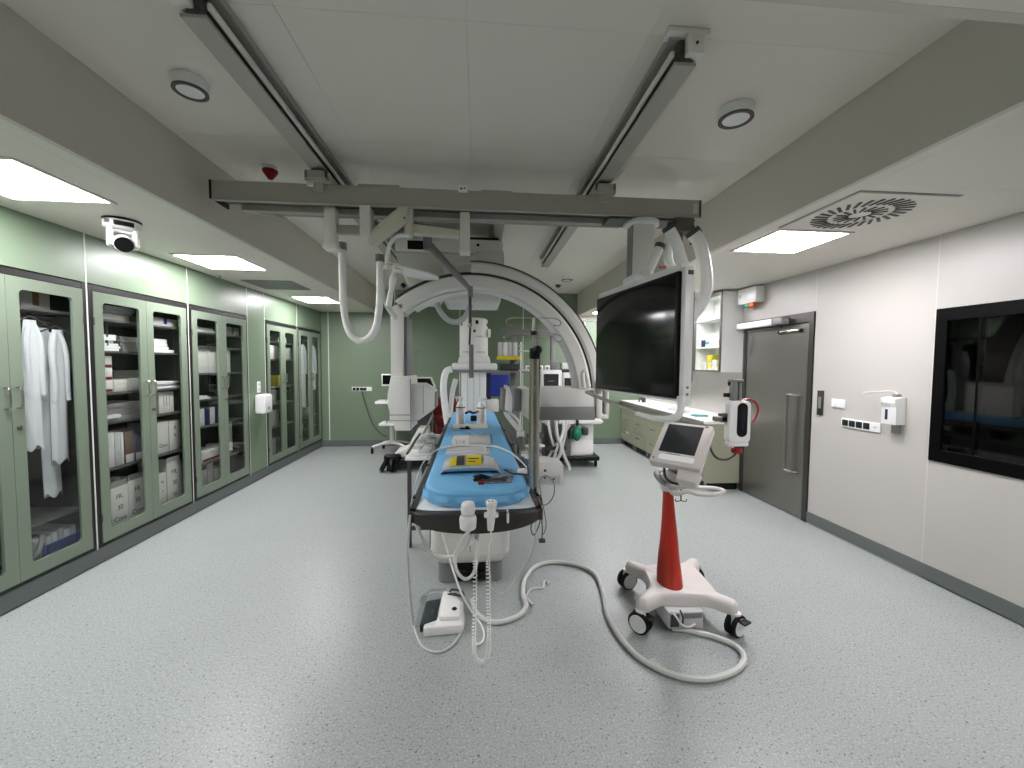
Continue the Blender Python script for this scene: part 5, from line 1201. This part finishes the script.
shelfbox(5.45, 5.52, s2, .05, 'dark_grey', 'dark small box in the middle wall cabinet')
shelfbox(5.45, 5.55, s1, .12, 'paper_grey', 'grey box at the bottom of the middle wall cabinet')

# ================================================================ contrast injector cart with the red column
ic = thing('injector_cart', 'white wheeled cart with a red column, tilted touch console and injector head', 'medical cart', (1.22, 2.42, 0))
P1, P2, P3, P4 = [Vector((*at(u, v, z=0).xy, 0)) for u, v in ((627, 588), (640, 632), (735, 635), (694, 585))]
cen = (P1+P2+P3+P4)/4
def armpt(p, k): return cen+(p-cen)*k
def rbase(z, gr=0.):
    """outline of the four-legged base, seen from above"""
    out = []
    order = [P2, P3, P4, P1]
    for i, p in enumerate(order):
        d = (p-cen).normalized(); sd = Vector((-d.y, d.x, 0)); w = .042+gr
        e = p+d*(.012+gr)
        for a in (-80, -40, 0, 40, 80):
            r = math.radians(a); out.append(e-d*w+d*w*math.cos(r)+sd*w*math.sin(r))
        q = order[(i+1) % 4]; mid = (p+q)/2; pull = {0: .30, 1: .20, 2: .34, 3: .50}[i]
        m_ = mid+(cen-mid)*pull
        a0 = armpt(p, .68)+sd*(w+.01); a1 = armpt(q, .68)
        dq = (q-cen).normalized(); sq = Vector((-dq.y, dq.x, 0)); a1 = a1-sq*(w+.01)
        out += [a0, m_+(a0-m_)*.55, m_+(a1-m_)*.55, a1]
    out = spline(out, 3, True)
    return [Vector((o.x, o.y, z)) for o in out]
g = G(); rings = []
for z, gr in ((.125, -.012), (.128, -.002), (.15, .0), (.175, -.004), (.192, -.016), (.198, -.032)):
    rings.append(g.ring(rbase(z, gr)))
g.skin(rings)
part('base', g, 'cart_white' if 'cart_white' in MATS else 'bright_white', ic)
for i, (p, a) in enumerate(((P1, -1.3), (P2, .75), (P3, -1.15), (P4, .9))):
    ax = Vector((math.cos(a), math.sin(a), 0)); fw = Vector((-ax.y, ax.x, 0))
    c = part('caster', G().cyl(p+Vector((0, 0, .118)), p+Vector((0, 0, .135)), .028).box(-.02, .02, -.03, .03, .06, .12, .01, M=Matrix.Translation(p) @ Matrix.Rotation(a, 4, 'Z')), 'bright_white', ic)
    for s in (-1, 1):
        o = p+ax*s*.021+Vector((0, 0, .0635))
        w = part('wheel', G().lathe([(.054, -.013), (.063, -.008), (.063, .008), (.054, .013)], M=Matrix.Translation(o) @ Matrix.Rotation(a, 4, 'Z') @ Matrix.Rotation(PI/2, 4, 'Y'), n=26), 'rubber', c)
        part('hub_cap', G().lathe([(.050, -.0135), (.050, .0135)], M=Matrix.Translation(o+ax*s*.002) @ Matrix.Rotation(a, 4, 'Z') @ Matrix.Rotation(PI/2, 4, 'Y'), n=26), 'bright_white', c)
    if i != 0:
        part('brake_pedal', G().box(-.03, .03, .03, .075, .100, .112, .004, M=Matrix.Translation(p) @ Matrix.Rotation(a+(PI if i == 1 else (-PI/2 if i == 2 else -PI/2)), 4, 'Z')), 'black', c)
# power box under the base
a_, b_ = at(667, 626, y=2.2), at(700, 610, y=2.2)
pb = part('power_box', G().box(a_.x, b_.x+.01, 2.18, 2.5, .03, .126, .004), 'paper_grey', ic)
part('port_panel', G().box(a_.x+.01, a_.x+.06, 2.174, 2.181, .045, .115), 'dark_grey', pb)
part('label', G().box(a_.x+.09, b_.x, 2.176, 2.181, .09, .12), 'medical_grey', pb)
part('patch_cable', G().tube([at(672, 611, y=2.17), at(677, 618, y=2.15), at(681, 624, y=2.16), at(688, 627, y=2.17), at(695, 624, y=2.18)], .006, 8, smooth=5), 'hose_white', pb)
part('patch_cable', G().tube([at(680, 610, y=2.17), at(683, 618, y=2.16), at(682, 626, y=2.17)], .005, 8, smooth=5), 'cable_dark', pb)
# red column, wide foot leaning back to a slim top
g = G(); rings = []
for u0, u1, v, y, dp_ in ((659, 682, 584, 2.36, .105), (659, 681, 572, 2.39, .095), (660, 679.5, 556, 2.41, .075), (662, 678.5, 540, 2.42, .06), (663.5, 676.5, 520, 2.43, .05), (664.5, 674.5, 500, 2.43, .045), (665, 673.5, 486, 2.43, .042)):
    l, r = at(u0, v, y=y), at(u1, v, y=y); cx_, rx = (l.x+r.x)/2, (r.x-l.x)/2
    rings.append(g.ring([(cx_+rx*math.cos(q), y+.02+dp_*math.sin(q)*(1.0 if math.sin(q) < 0 else .7), l.z) for q in [2*PI*j/20 for j in range(20)]]))
g.skin(rings); part('column', g, 'red', ic)
# head casting, grip loops and hook
hz = at(669, 486, y=2.43).z
part('head_casting', G().tube([at(669, 490, y=2.43), at(668, 482, y=2.43), at(672, 474, y=2.44)], [.028, .045, .05], 16, smooth=4).box(at(664, 480, y=2.42).x, at(690, 480, y=2.42).x, 2.38, 2.5, hz+.02, hz+.07, .015), 'cart_white', ic)
part('grip_loop', G().tube([at(u, v, y=y) for u, v, y in ((668, 486, 2.36), (660, 480, 2.40), (656.5, 474, 2.5), (661, 470.5, 2.6), (675, 471, 2.62), (690, 476, 2.56), (692, 482, 2.46), (682, 486, 2.38))], .014, 10, loop=True, smooth=5), 'cart_white', ic)
part('grip_loop', G().tube([at(u, v, y=y) for u, v, y in ((671, 490, 2.32), (684, 487, 2.3), (700, 487.5, 2.3), (716, 488.5, 2.3), (724, 491.5, 2.28), (714, 494.5, 2.2), (698, 494, 2.2), (688, 491.5, 2.22), (676, 494, 2.24))], .0125, 10, loop=True, smooth=5), 'cart_white', ic)
part('grip_cover', G().tube([at(u, v, y=y) for u, v, y in ((666, 484, 2.36), (660, 480, 2.395), (656.2, 474, 2.5), (658, 472, 2.55))], .0165, 10, smooth=5), 'medical_grey', ic)
part('hook', G().cyl(at(681, 489, y=2.3), at(681, 500, y=2.3), .004, n=8).tube([at(u, v, y=2.3) for u, v in ((675.5, 499), (676.5, 501.5), (681, 500.5), (685.5, 501.5), (687, 499))], .003, 6, smooth=4), 'dark_grey', ic)
part('tilt_bracket', G().tube([at(674, 474, y=2.45), at(680, 466, y=2.47), at(684, 458, y=2.46)], [.04, .05, .05], 14, smooth=3), 'medical_grey', ic)
part('console_cable', G().tube([at(u, v, y=y) for u, v, y in ((664.5, 464, 2.42), (664.5, 474, 2.38), (669, 481, 2.34), (680, 484, 2.32), (688, 480, 2.32), (691, 475, 2.36))], .008, 8, smooth=5), 'cable_dark', ic)
# console
TL, TR, BR, BL = at(663, 421, y=2.56), at(711.5, 426, y=2.345), at(702, 470, y=2.16), at(650.5, 460.5, y=2.38)
ex = ((TR-TL)+(BR-BL))/2; W_ = ex.length; ex.normalize(); ey = ((TL-BL)+(TR-BR))/2; ey = ey-ex*ey.dot(ex); H_ = ey.length; ey.normalize(); ez = ex.cross(ey)
MC = Matrix((ex, ey, ez)).transposed().to_4x4(); MC.translation = (TL+TR+BR+BL)/4
if ez.y > 0: print('console normal away from camera')
cs = part('console', G().prism(rrect(-W_/2, W_/2, -H_/2, H_/2, .012, 3), 'z', -.055, 0, .006, 2, M=MC).prism(rrect(-W_/2+.03, W_/2-.03, -H_/2+.03, H_/2-.04, .012, 3), 'z', -.09, -.05, .008, 2, M=MC), 'cart_white', ic)
part('touch_screen', G().prism(rrect(-W_/2+.035, W_/2-.05, -H_/2+.085, H_/2-.02, .002, 1), 'z', -.001, .0015, M=MC), 'screen_grey', cs)
part('hand_rest', G().prism(rrect(-W_/2+.05, W_/2-.04, -H_/2+.022, -H_/2+.065, .012, 3), 'z', -.001, .006, .002, 1, M=MC), 'bright_white', cs)
part('name_strip', G().box(-.06, .02, -H_/2+.072, -H_/2+.077, -.001, .001, M=MC), 'medical_grey', cs)
part('key', G().lathe([(.006, 0), (.006, .003)], M=MC @ Matrix.Translation((-W_/2+.022, -H_/2+.028, 0)), n=12), 'medical_grey', cs)
part('badge', G().box(W_/2-.045, W_/2-.025, H_/2-.018, H_/2-.008, -.001, .0015, M=MC), 'medical_grey', cs)
part('skirt', G().prism([(.03, -H_/2-.07), (W_/2-.012, -H_/2-.075), (W_/2-.002, -H_/2+.01), (.02, -H_/2+.01)], 'z', -.10, -.03, .008, 2, M=MC), 'cart_white', cs)
part('rear_clip', G().box(at(713, 418, y=2.33).x, at(728, 418, y=2.33).x, 2.30, 2.34, at(706, 421, y=2.33).z, at(706, 416, y=2.33).z, .004), 'steel', cs)
# injector head
yj = 2.28; a_, b_ = at(728.5, 447, y=yj), at(752, 401, y=yj)
ih = part('injector_head', G().prism(rrect(a_.x, b_.x, a_.z+.02, b_.z, .03, 5), 'y', yj, yj+.055, .008, 2).box(a_.x+.004, b_.x-.006, yj+.004, yj+.051, a_.z, a_.z+.03, .008), 'bright_white', ic)
w0, w1 = at(736.5, 437, y=yj), at(748, 403, y=yj)
part('syringe_window', G().prism(rrect(w0.x, w1.x, w0.z, w1.z, .03, 6), 'y', yj-.002, yj+.004), 'screen', ih)
part('indicator', G().box(at(741, 428, y=yj).x, at(743.5, 428, y=yj).x, yj-.0035, yj, at(742, 430, y=yj).z, at(742, 412, y=yj).z), 'indicator_blue', ih)
q = at(736.5, 450, y=yj+.035)
part('red_knob', G().lathe([(.026, -.018), (.03, -.012), (.03, .014), (.02, .02)], q, 16), 'alarm_red', ih)
part('head_cable', G().tube([at(u, v, y=y) for u, v, y in ((709.5, 441, 2.36), (711, 450, 2.33), (717, 458, 2.32), (726, 459.5, 2.32), (733, 456, 2.34), (737, 452, 2.34))], .007, 8, smooth=5), 'cable_dark', ih)
part('arm_clamp', G().box(at(725, 419, y=yj).x-.01, a_.x+.012, yj+.02, yj+.06, at(727, 423, y=yj).z, at(727, 414, y=yj).z, .006), 'dark_grey', ih)
part('syringe_tower', G().box(at(735, 395, y=yj).x, at(740, 395, y=yj).x, yj+.02, yj+.06, b_.z-.01, at(737, 380, y=yj).z, .004).box(at(741.5, 395, y=yj).x, at(744.5, 395, y=yj).x, yj+.02, yj+.06, b_.z-.01, at(743, 380, y=yj).z, .004).box(at(734, 395, y=yj).x, at(745, 395, y=yj).x, yj+.01, yj+.07, at(737, 382, y=yj).z, at(737, 379.5, y=yj).z, .004), 'medical_grey', ih)
q = at(731.5, 383.5, y=yj+.06)
part('tower_roller', G().ball(q, .022), 'black', ih)
part('tower_latch', G().tube([q, at(731.5, 392, y=yj+.06), at(733, 399, y=yj+.06)], .008, 8).box(at(724, 394, y=yj+.06).x, at(730, 394, y=yj+.06).x, yj+.05, yj+.07, at(727, 397, y=yj+.06).z, at(727, 393, y=yj+.06).z, .003), 'black', ih)
part('red_tube', G().tube([at(u, v, y=yj+.05) for u, v in ((742, 400), (749, 399.5), (755, 402), (758, 409), (756, 417), (752, 422))], .006, 8, smooth=5), 'alarm_red', ih)

# ================================================================ instrument table beside the patient table
it = thing('instrument_table', 'narrow white side table with dark legs along the patient table', 'table', (-.48, 3.85, 0))
part('top', G().box(-.60, -.365, 3.37, 4.32, .748, .772, .006), 'bright_white', it)
for x in (-.585, -.40):
    for y in (3.39, 4.27): part('leg', G().box(x, x+.032, y, y+.032, .001, .75, .003, 1), 'dark_grey', it)
part('lower_frame', G().box(-.585, -.37, 3.395, 3.42, .15, .18).box(-.585, -.37, 4.27, 4.295, .15, .18), 'dark_grey', it)
cp = thing('control_console', 'white control console with rows of pale modules on the side table', 'control panel', (-.48, 3.85, .773))
part('body', G().prism([(3.42, .774), (4.25, .774), (4.25, .815), (3.42, .79)], 'x', -.585, -.385, .004), 'medical_white', cp)
for k in range(6):
    for j in range(2):
        y = 3.45+k*.125; x = -.572+j*.09
        part('module', G().box(x, x+.075, y, y+.10, .79+k*.003, .808+k*.0045, .005), ('bright_white', 'paper_grey')[(k+j) % 2], cp)
q = at(431, 440, y=4.0)
part('joystick', G().lathe([(.02, 0), (.015, .02), (.012, .03)], (q.x, 4.02, .80), 14).ball((q.x, 4.02, .85), .03, (1.2, 1.2, .8)), 'bright_white', cp)
part('side_bar', G().tube([(-.592, 3.45, .79), (-.592, 3.8, .815), (-.592, 4.2, .83)], .012, 8), 'dark_grey', cp)
one('console_cable', G().tube([at(u, v, y=y) for u, v, y in ((433, 415, 4.35), (428, 425, 4.3), (422, 436, 4.2), (417, 444, 4.0), (412, 452, 3.7), (410, 457, 3.5))], .013, 8, smooth=5), 'cable_grey', 'dark grey cable from the tube housing down to the control console', 'cable')

# ================================================================ carts by the green end wall, cabinet side
def caster(parent, p, r=.05, m='rubber'):
    c = part('caster', G().cyl(p+Vector((0, 0, r*1.2)), p+Vector((0, 0, r*2.3)), r*.35).lathe([(r*.85, -r*.3), (r, -r*.22), (r, r*.22), (r*.85, r*.3)], M=Matrix.Translation(p+Vector((0, 0, r+.001))) @ Matrix.Rotation(PI/2, 4, 'Y'), n=18), m, parent); return c
mc = thing('monitor_cart', 'white patient-monitor trolley on splayed castor legs by the green wall', 'medical cart', (-1.5, 7.2, 0))
for dx, dy in ((-.30, -.16), (.28, -.2), (-.2, .25), (.25, .22)):
    part('leg', G().tube([(-1.5, 7.2, .17), (-1.5+dx*.5, 7.2+dy*.5, .155), (-1.5+dx, 7.2+dy, .115)], [.035, .03, .024], 10, smooth=2), 'medical_white', mc)
    caster(mc, Vector((-1.5+dx, 7.2+dy, 0)))
part('post', G().cyl((-1.5, 7.2, .15), (-1.5, 7.2, 1.05), .04), 'medical_white', mc)
zz = at(385, 424, y=7.1).z
part('lower_tray', G().box(-1.68, -1.38, 7.0, 7.35, zz-.02, zz+.02, .006), 'bright_white', mc)
zz = at(383, 402, y=7.1).z
part('upper_tray', G().box(-1.74, -1.38, 7.0, 7.35, zz-.025, zz+.02, .008), 'bright_white', mc)
a_, b_ = at(381.5, 386, y=7.05), at(396, 374, y=7.05)
mo = part('monitor', G().box(a_.x, b_.x+.1, 7.05, 7.11, a_.z, b_.z, .008), 'bright_white', mc)
part('display', G().box(a_.x+.02, b_.x+.08, 7.045, 7.051, a_.z+.03, b_.z-.02), 'screen', mo)
part('monitor_post', G().cyl((-1.5, 7.15, 1.0), (-1.5, 7.15, a_.z+.01), .03), 'medical_grey', mc)
part('hanging_cable', G().tube([at(u, v, y=7.04) for u, v in ((385, 387), (384, 394), (386, 400), (385, 410), (384, 418), (387, 422), (384, 428), (388, 431))], .008, 8, smooth=4), 'cable_grey', mc)
plug = at(362, 391, y=YB-.04)
one('power_cable', G().tube([plug, at(363, 397, y=7.66), at(367, 410, y=7.55), at(373, 424, y=7.45), at(380, 433, y=7.35), at(387, 437, y=7.25)], .007, 8, smooth=6), 'cable_dark', 'dark power cable sagging from the end wall sockets to the trolley', 'cable')
uc = thing('ultrasound_cart', 'white slanted cart on a black wheeled base behind the tube housing', 'medical cart', (-1.05, 6.1, 0))
part('base', G().box(-1.30, -.72, 5.86, 6.5, .09, .19, .03, 3), 'black', uc)
for x, y in ((-1.27, 5.9), (-.76, 5.9), (-1.27, 6.45), (-.76, 6.45)):
    caster(uc, Vector((x, y, 0)), .075)
part('front_wheel', G().lathe([(.08, -.03), (.1, -.02), (.1, .02), (.08, .03)], M=Matrix.Translation((-1.33, 5.86, .101)) @ Matrix.Rotation(PI/2+.5, 4, 'Y'), n=20).lathe([(.08, -.03), (.1, -.02), (.1, .02), (.08, .03)], M=Matrix.Translation((-1.22, 5.84, .101)) @ Matrix.Rotation(PI/2, 4, 'Y'), n=20).box(-1.34, -1.1, 5.84, 5.95, .12, .25, .04, 3), 'black', uc)
part('foot_rest', G().prism([(-1.2, .19), (-.95, .19), (-.72, .50), (-.72, .62), (-.86, .62), (-1.02, .32), (-1.2, .26)], 'y', 5.92, 6.3, .012), 'medical_white', uc)
part('column', G().box(-.98, -.72, 6.15, 6.4, .2, 1.12, .02), 'dark_grey', uc)
part('keyboard_deck', G().box(-1.12, -.62, 5.9, 6.35, .92, 1.0, .02), 'medical_white', uc)
a_, b_ = at(412, 387, y=6.1), at(436, 377, y=6.1)
sc = part('screen_shell', G().prism([(a_.x, a_.z), (b_.x, a_.z), (b_.x-.06, b_.z), (a_.x+.03, b_.z)], 'y', 6.05, 6.12, .008), 'medical_white', uc)
part('display', G().prism([(a_.x+.05, a_.z+.015), (b_.x-.03, a_.z+.015), (b_.x-.08, b_.z-.02), (a_.x+.06, b_.z-.02)], 'y', 6.044, 6.052), 'screen', sc)
part('screen_post', G().cyl((-.85, 6.2, 1.0), (-.85, 6.15, a_.z+.02), .03), 'dark_grey', uc)
part('probe_cable', G().tube([(-.72, 5.98, .9), (-.60, 5.95, .6), (-.62, 5.95, .35), (-.72, 5.95, .5), (-.74, 5.98, .85)], .012, 8, smooth=5), 'cable_dark', uc)
ds = thing('drip_stand', 'thin drip stand with a hook bar behind the tube column', 'pole', (-.98, 6.9, 0))
q = at(415.5, 350, y=6.9)
part('pole', G().cyl((q.x, 6.9, .06), (q.x, 6.9, q.z), .011), 'steel', ds)
part('hook_bar', G().tube([(q.x-.12, 6.9, q.z-.02), (q.x-.1, 6.9, q.z), (q.x+.12, 6.9, q.z), (q.x+.1, 6.9, q.z-.03)], .006, 6), 'steel', ds)
for k in range(5):
    a = 2*PI*k/5; part('leg', G().tube([(q.x, 6.9, .09), (q.x+.17*math.cos(a), 6.9+.17*math.sin(a), .05)], .012, 8).ball((q.x+.17*math.cos(a), 6.9+.17*math.sin(a), .026), .025), 'medical_grey', ds)
rt = thing('red_trolley', 'dark red emergency drawer trolley behind the patient table', 'medical cart', (-.52, 6.75, 0))
part('body', G().box(-.72, -.30, 6.55, 7.0, .12, .98, .01), 'dark_red', rt)
for k in range(4): d = part('drawer', G().box(-.70, -.32, 6.535, 6.552, .15+k*.2, .335+k*.2, .004), 'dark_red', rt); part('handle', G().box(-.58, -.44, 6.522, 6.537, .285+k*.2, .305+k*.2, .003), 'medical_grey', d)
for x, y in ((-.68, 6.6), (-.34, 6.6), (-.68, 6.95), (-.34, 6.95)): caster(rt, Vector((x, y, 0)), .045)
part('top_rail', G().tube([(-.72, 6.55, 1.0), (-.72, 7.0, 1.0), (-.30, 7.0, 1.0), (-.30, 6.55, 1.0)], .01, 8), 'medical_grey', rt)

# ================================================================ anaesthesia machine and rack, screen side
am = thing('anaesthesia_machine', 'white anaesthesia machine with two dark screens, hoses and a green breathing bag', 'medical machine', (1.3, 6.2, 0))
part('base', G().box(1.02, 1.84, 5.92, 6.62, .10, .17, .02, 3), 'black', am)
for x, y in ((1.79, 5.98), (1.08, 5.98), (1.79, 6.55), (1.08, 6.55)): caster(am, Vector((x, y, 0)), .05)
lo = part('lower_cabinet', G().box(1.33, 1.75, 5.98, 6.55, .17, .66, .012), 'bright_white', am)
part('drawer', G().box(1.40, 1.745, 5.968, 5.985, .19, .40, .004), 'bright_white', lo); part('drawer', G().box(1.40, 1.745, 5.968, 5.985, .41, .645, .004), 'bright_white', lo)
part('side_panel', G().box(1.28, 1.40, 5.97, 6.5, .17, .60, .01), 'medical_grey', lo)
part('shelf', G().prism([(1.2, .665), (1.84, .665), (1.88, .70), (1.84, .735), (1.2, .735)], 'y', 5.88, 6.5, .01), 'medical_white', am)
part('back_column', G().box(1.0, 1.62, 6.35, 6.6, .17, 1.10, .012), 'medical_white', am)
a_, b_ = at(541, 399, y=6.0), at(562, 370, y=6.0)
m1 = part('monitor', G().box(a_.x, b_.x, 6.0, 6.12, a_.z, b_.z, .015), 'bright_white', am)
part('display', G().box(a_.x+.04, b_.x-.05, 5.994, 6.002, a_.z+.02, b_.z-.06), 'screen_grey', m1)
part('menu_line', G().box((a_.x+b_.x)/2-.05, (a_.x+b_.x)/2+.04, 5.992, 5.995, b_.z-.17, b_.z-.165), 'paper_grey', m1)
a2, b2 = at(562.5, 399, y=6.05), at(582, 374, y=6.05)
m2 = part('ventilator', G().box(a2.x, b2.x, 6.02, 6.3, a2.z, b2.z+.02, .012), 'bright_white', am)
part('display', G().box(a2.x+.02, b2.x-.02, 6.012, 6.022, a2.z+.02, b2.z-.06), 'screen_grey', m2)
part('top_unit', G().box(a2.x, b2.x-.03, 6.1, 6.35, b2.z+.02, b2.z+.07, .008), 'dark_grey', m2)
zt_ = b2.z+.07
part('module', G().box(a2.x+.0, a2.x+.16, 6.12, 6.3, zt_, zt_+.10, .012), 'bright_white', am)
part('module', G().box(a2.x+.17, a2.x+.30, 6.12, 6.3, zt_, zt_+.09, .012), 'paper_grey', am)
q = at(554, 371, y=6.1)
part('small_screen', G().box(q.x-.06, q.x+.07, 6.08, 6.12, q.z+.02, q.z+.15, .006).cyl((q.x, 6.1, q.z-.02), (q.x, 6.1, q.z+.03), .02).box(q.x-.1, q.x+.08, 6.05, 6.18, q.z-.02, q.z, .005), 'medical_grey', am)
q = at(577, 433, y=5.86)
bg = part('breathing_bag', G().lathe([(.01, -.12), (.035, -.105), (.07, -.04), (.072, .0), (.05, .06), (.022, .10), (.02, .12)], q, 18), 'bag_green', am)
part('bag_mount', G().tube([q+Vector((0, 0, .11)), q+Vector((0, .02, .2)), (q.x-.05, 6.0, q.z+.24)], .022, 10, smooth=3).box(q.x-.12, q.x-.01, 5.9, 6.0, q.z+.16, q.z+.26, .01), 'black', am)
part('absorber', G().box(1.36, 1.46, 5.86, 6.0, .44, .62, .01).lathe([(.05, 0), (.055, .01), (.055, .1), (.04, .11)], (1.60, 5.93, .50), 16), 'dark_grey', am)
for k, pts in enumerate((((556, 421), (557, 435), (561, 448), (557, 460), (548, 468)), ((563, 420), (563, 432), (558, 446), (552, 462)), ((566, 420), (565, 434), (562, 448), (566, 460), (569, 468), (566, 474), (559, 474)), ((548, 421), (551, 437), (555, 450), (556, 460)), ((570, 424), (562, 436), (554, 448), (548, 458)))):
    part('breathing_hose', G().tube([at(u, v, y=5.7+.04*k) for u, v in pts], .026 if k % 2 == 0 else .02, 10, smooth=6), ('hose_grey', 'hose_white')[k % 2], am)
part('hose_rack', G().box(1.02, 1.30, 5.8, 5.9, .30, .36, .008).box(1.02, 1.06, 5.85, 6.4, .17, .62, .006), 'dark_grey', am)
# mask and tubing things on the machine's left foot
q = at(548, 462, z=.1)
st_ = thing('suction_unit', 'dark suction unit with canisters standing before the anaesthesia machine', 'suction unit', (.82, 5.75, 0))
part('base', G().box(.66, .98, 5.6, 5.95, .08, .14, .01), 'black', st_)
for x, y in ((.69, 5.63), (.95, 5.63), (.69, 5.92), (.95, 5.92)): caster(st_, Vector((x, y, 0)), .035)
part('post', G().cyl((.82, 5.78, .14), (.82, 5.78, .82), .018), 'chrome', st_)
for x in (.74, .90): part('canister', G().lathe([(.05, 0), (.058, .01), (.06, .2), (.05, .21)], (x, 5.72, .16), 18), 'clear_plastic', st_); part('canister_lid', G().lathe([(.062, .0), (.062, .02), (.03, .03)], (x, 5.72, .372), 18), 'bright_white', st_)
part('bottle_holder', G().box(.70, .94, 5.66, 5.8, .50, .56, .006), 'dark_grey', st_)

# rack with shelves at the end wall
rk = thing('supply_rack', 'grey supply rack with a top bar and shelves against the end wall', 'rack', (.62, 7.2, 0))
a_, b_ = at(501, 335, y=7.1), at(546, 329, y=7.1)
part('top_bar', G().box(a_.x, b_.x+.25, 7.24, 7.34, a_.z, b_.z, .006), 'medical_grey', rk)
xl_, xr_ = at(511, 350, y=7.15).x, at(517, 350, y=7.15).x
part('post', G().box(xl_, xr_, 7.262, 7.36, .001, a_.z+.02, .006), 'medical_grey', rk)
part('post', G().box(b_.x+.12, b_.x+.2, 7.262, 7.36, .001, a_.z+.02, .006), 'medical_grey', rk)
zA = at(505, 357.5, y=7.0).z; zB = at(505, 371, y=7.0).z; zC = at(505, 394, y=7.0).z
sx0, sx1 = at(497, 350, y=7.0).x, at(530, 350, y=7.0).x
part('shelf', G().box(sx0, sx1-.12, 6.95, 7.25, zA-.03, zA, .004), 'paper_grey', rk)
part('yellow_edge', G().box(sx0, sx1-.12, 6.935, 6.951, zA-.035, zA+.03), 'yellow', rk)
part('shelf', G().box(sx0-.02, sx1, 6.95, 7.25, zB-.03, zB, .004), 'medical_grey', rk)
part('shelf', G().box(sx0+.02, sx1, 6.95, 7.25, zC-.03, zC, .004), 'medical_grey', rk)
for k in range(4):
    x = sx0+.02+k*.085
    one('binder', G().box(x, x+.075, 6.97, 7.2, zA+.031, zA+.26, .004), ('paper_grey', 'paper')[k % 2], ('grey binder at the table end of the rack', 'white binder second on the rack', 'grey binder between two white ones on the rack', 'white binder at the post end of the rack')[k], 'binder')
t = thing('clear_bin', 'clear bin of dark green packs under the yellow-edged shelf', 'bin', ((sx0+sx1)/2-.1, 7.05, zB))
part('bin', G().box(sx0+.03, sx1-.16, 6.97, 7.2, zB+.001, zB+.15, .01), 'clear_plastic', t)
part('packs', G().box(sx0+.05, sx1-.18, 6.99, 7.18, zB+.01, zB+.12, .02, 3), 'bag_dark' if 'bag_dark' in MATS else 'dark_grey', t)
a_, b_ = at(487.5, 395.5, y=6.7), at(509, 374, y=6.7)
bb = thing('blue_container', 'deep blue waste bag hanging on a stand behind the table end', 'waste bag', ((a_.x+b_.x)/2, 6.8, 0))
part('bag', G().box(a_.x, b_.x, 6.55, 6.84, a_.z, b_.z, .02, 3), 'blue', bb)
part('rim', G().tube([(a_.x, 6.55, b_.z), (b_.x, 6.55, b_.z), (b_.x, 6.84, b_.z), (a_.x, 6.84, b_.z)], .01, 8, loop=True), 'medical_grey', bb)
for x in (a_.x+.03, b_.x-.03): part('leg', G().box(x-.012, x+.012, 6.83, 6.86, .001, b_.z, .003, 1), 'medical_grey', bb)
part('foot_bar', G().box(a_.x, b_.x, 6.55, 6.88, .001, .03, .004), 'medical_grey', bb)
tp = thing('thin_stand', 'thin white pole stand with side clips in front of the rack', 'pole', (.75, 6.9, 0))
q = at(521, 345, y=6.85)
part('pole', G().cyl((q.x, 6.85, .04), (q.x, 6.85, q.z+.05), .012), 'bright_white', tp)
part('base', G().lathe([(.2, 0.001), (.2, .02), (.03, .05)], (q.x, 6.85, 0), 20), 'medical_grey', tp)
for v, w in ((346, .05), (351, .16), (370, .12)):
    z = at(521, v, y=6.85).z; part('clip', G().box(q.x-.03, q.x+w, 6.83, 6.87, z-.015, z+.015, .004), 'paper_grey', tp)
# wall outlets over the anaesthesia machine
for k, u in enumerate((528, 540.5, 547)):
    q = at(u, 368, y=YB)
    t = thing('gas_outlet', ('round gas outlet on the end wall nearest the rack', 'round gas outlet on the end wall, middle of three', 'round gas outlet on the end wall behind the machine screens')[k], 'wall outlet', (q.x, YB, q.z-.05), group='gas outlets on the end wall')
    part('plate', G().box(q.x-.05, q.x+.05, YB-.02, YB-.001, q.z-.07, q.z+.05, .004), 'bright_white', t)
    part('valve', G().cyl((q.x, YB-.05, q.z), (q.x, YB-.018, q.z), .022), 'medical_grey', t)
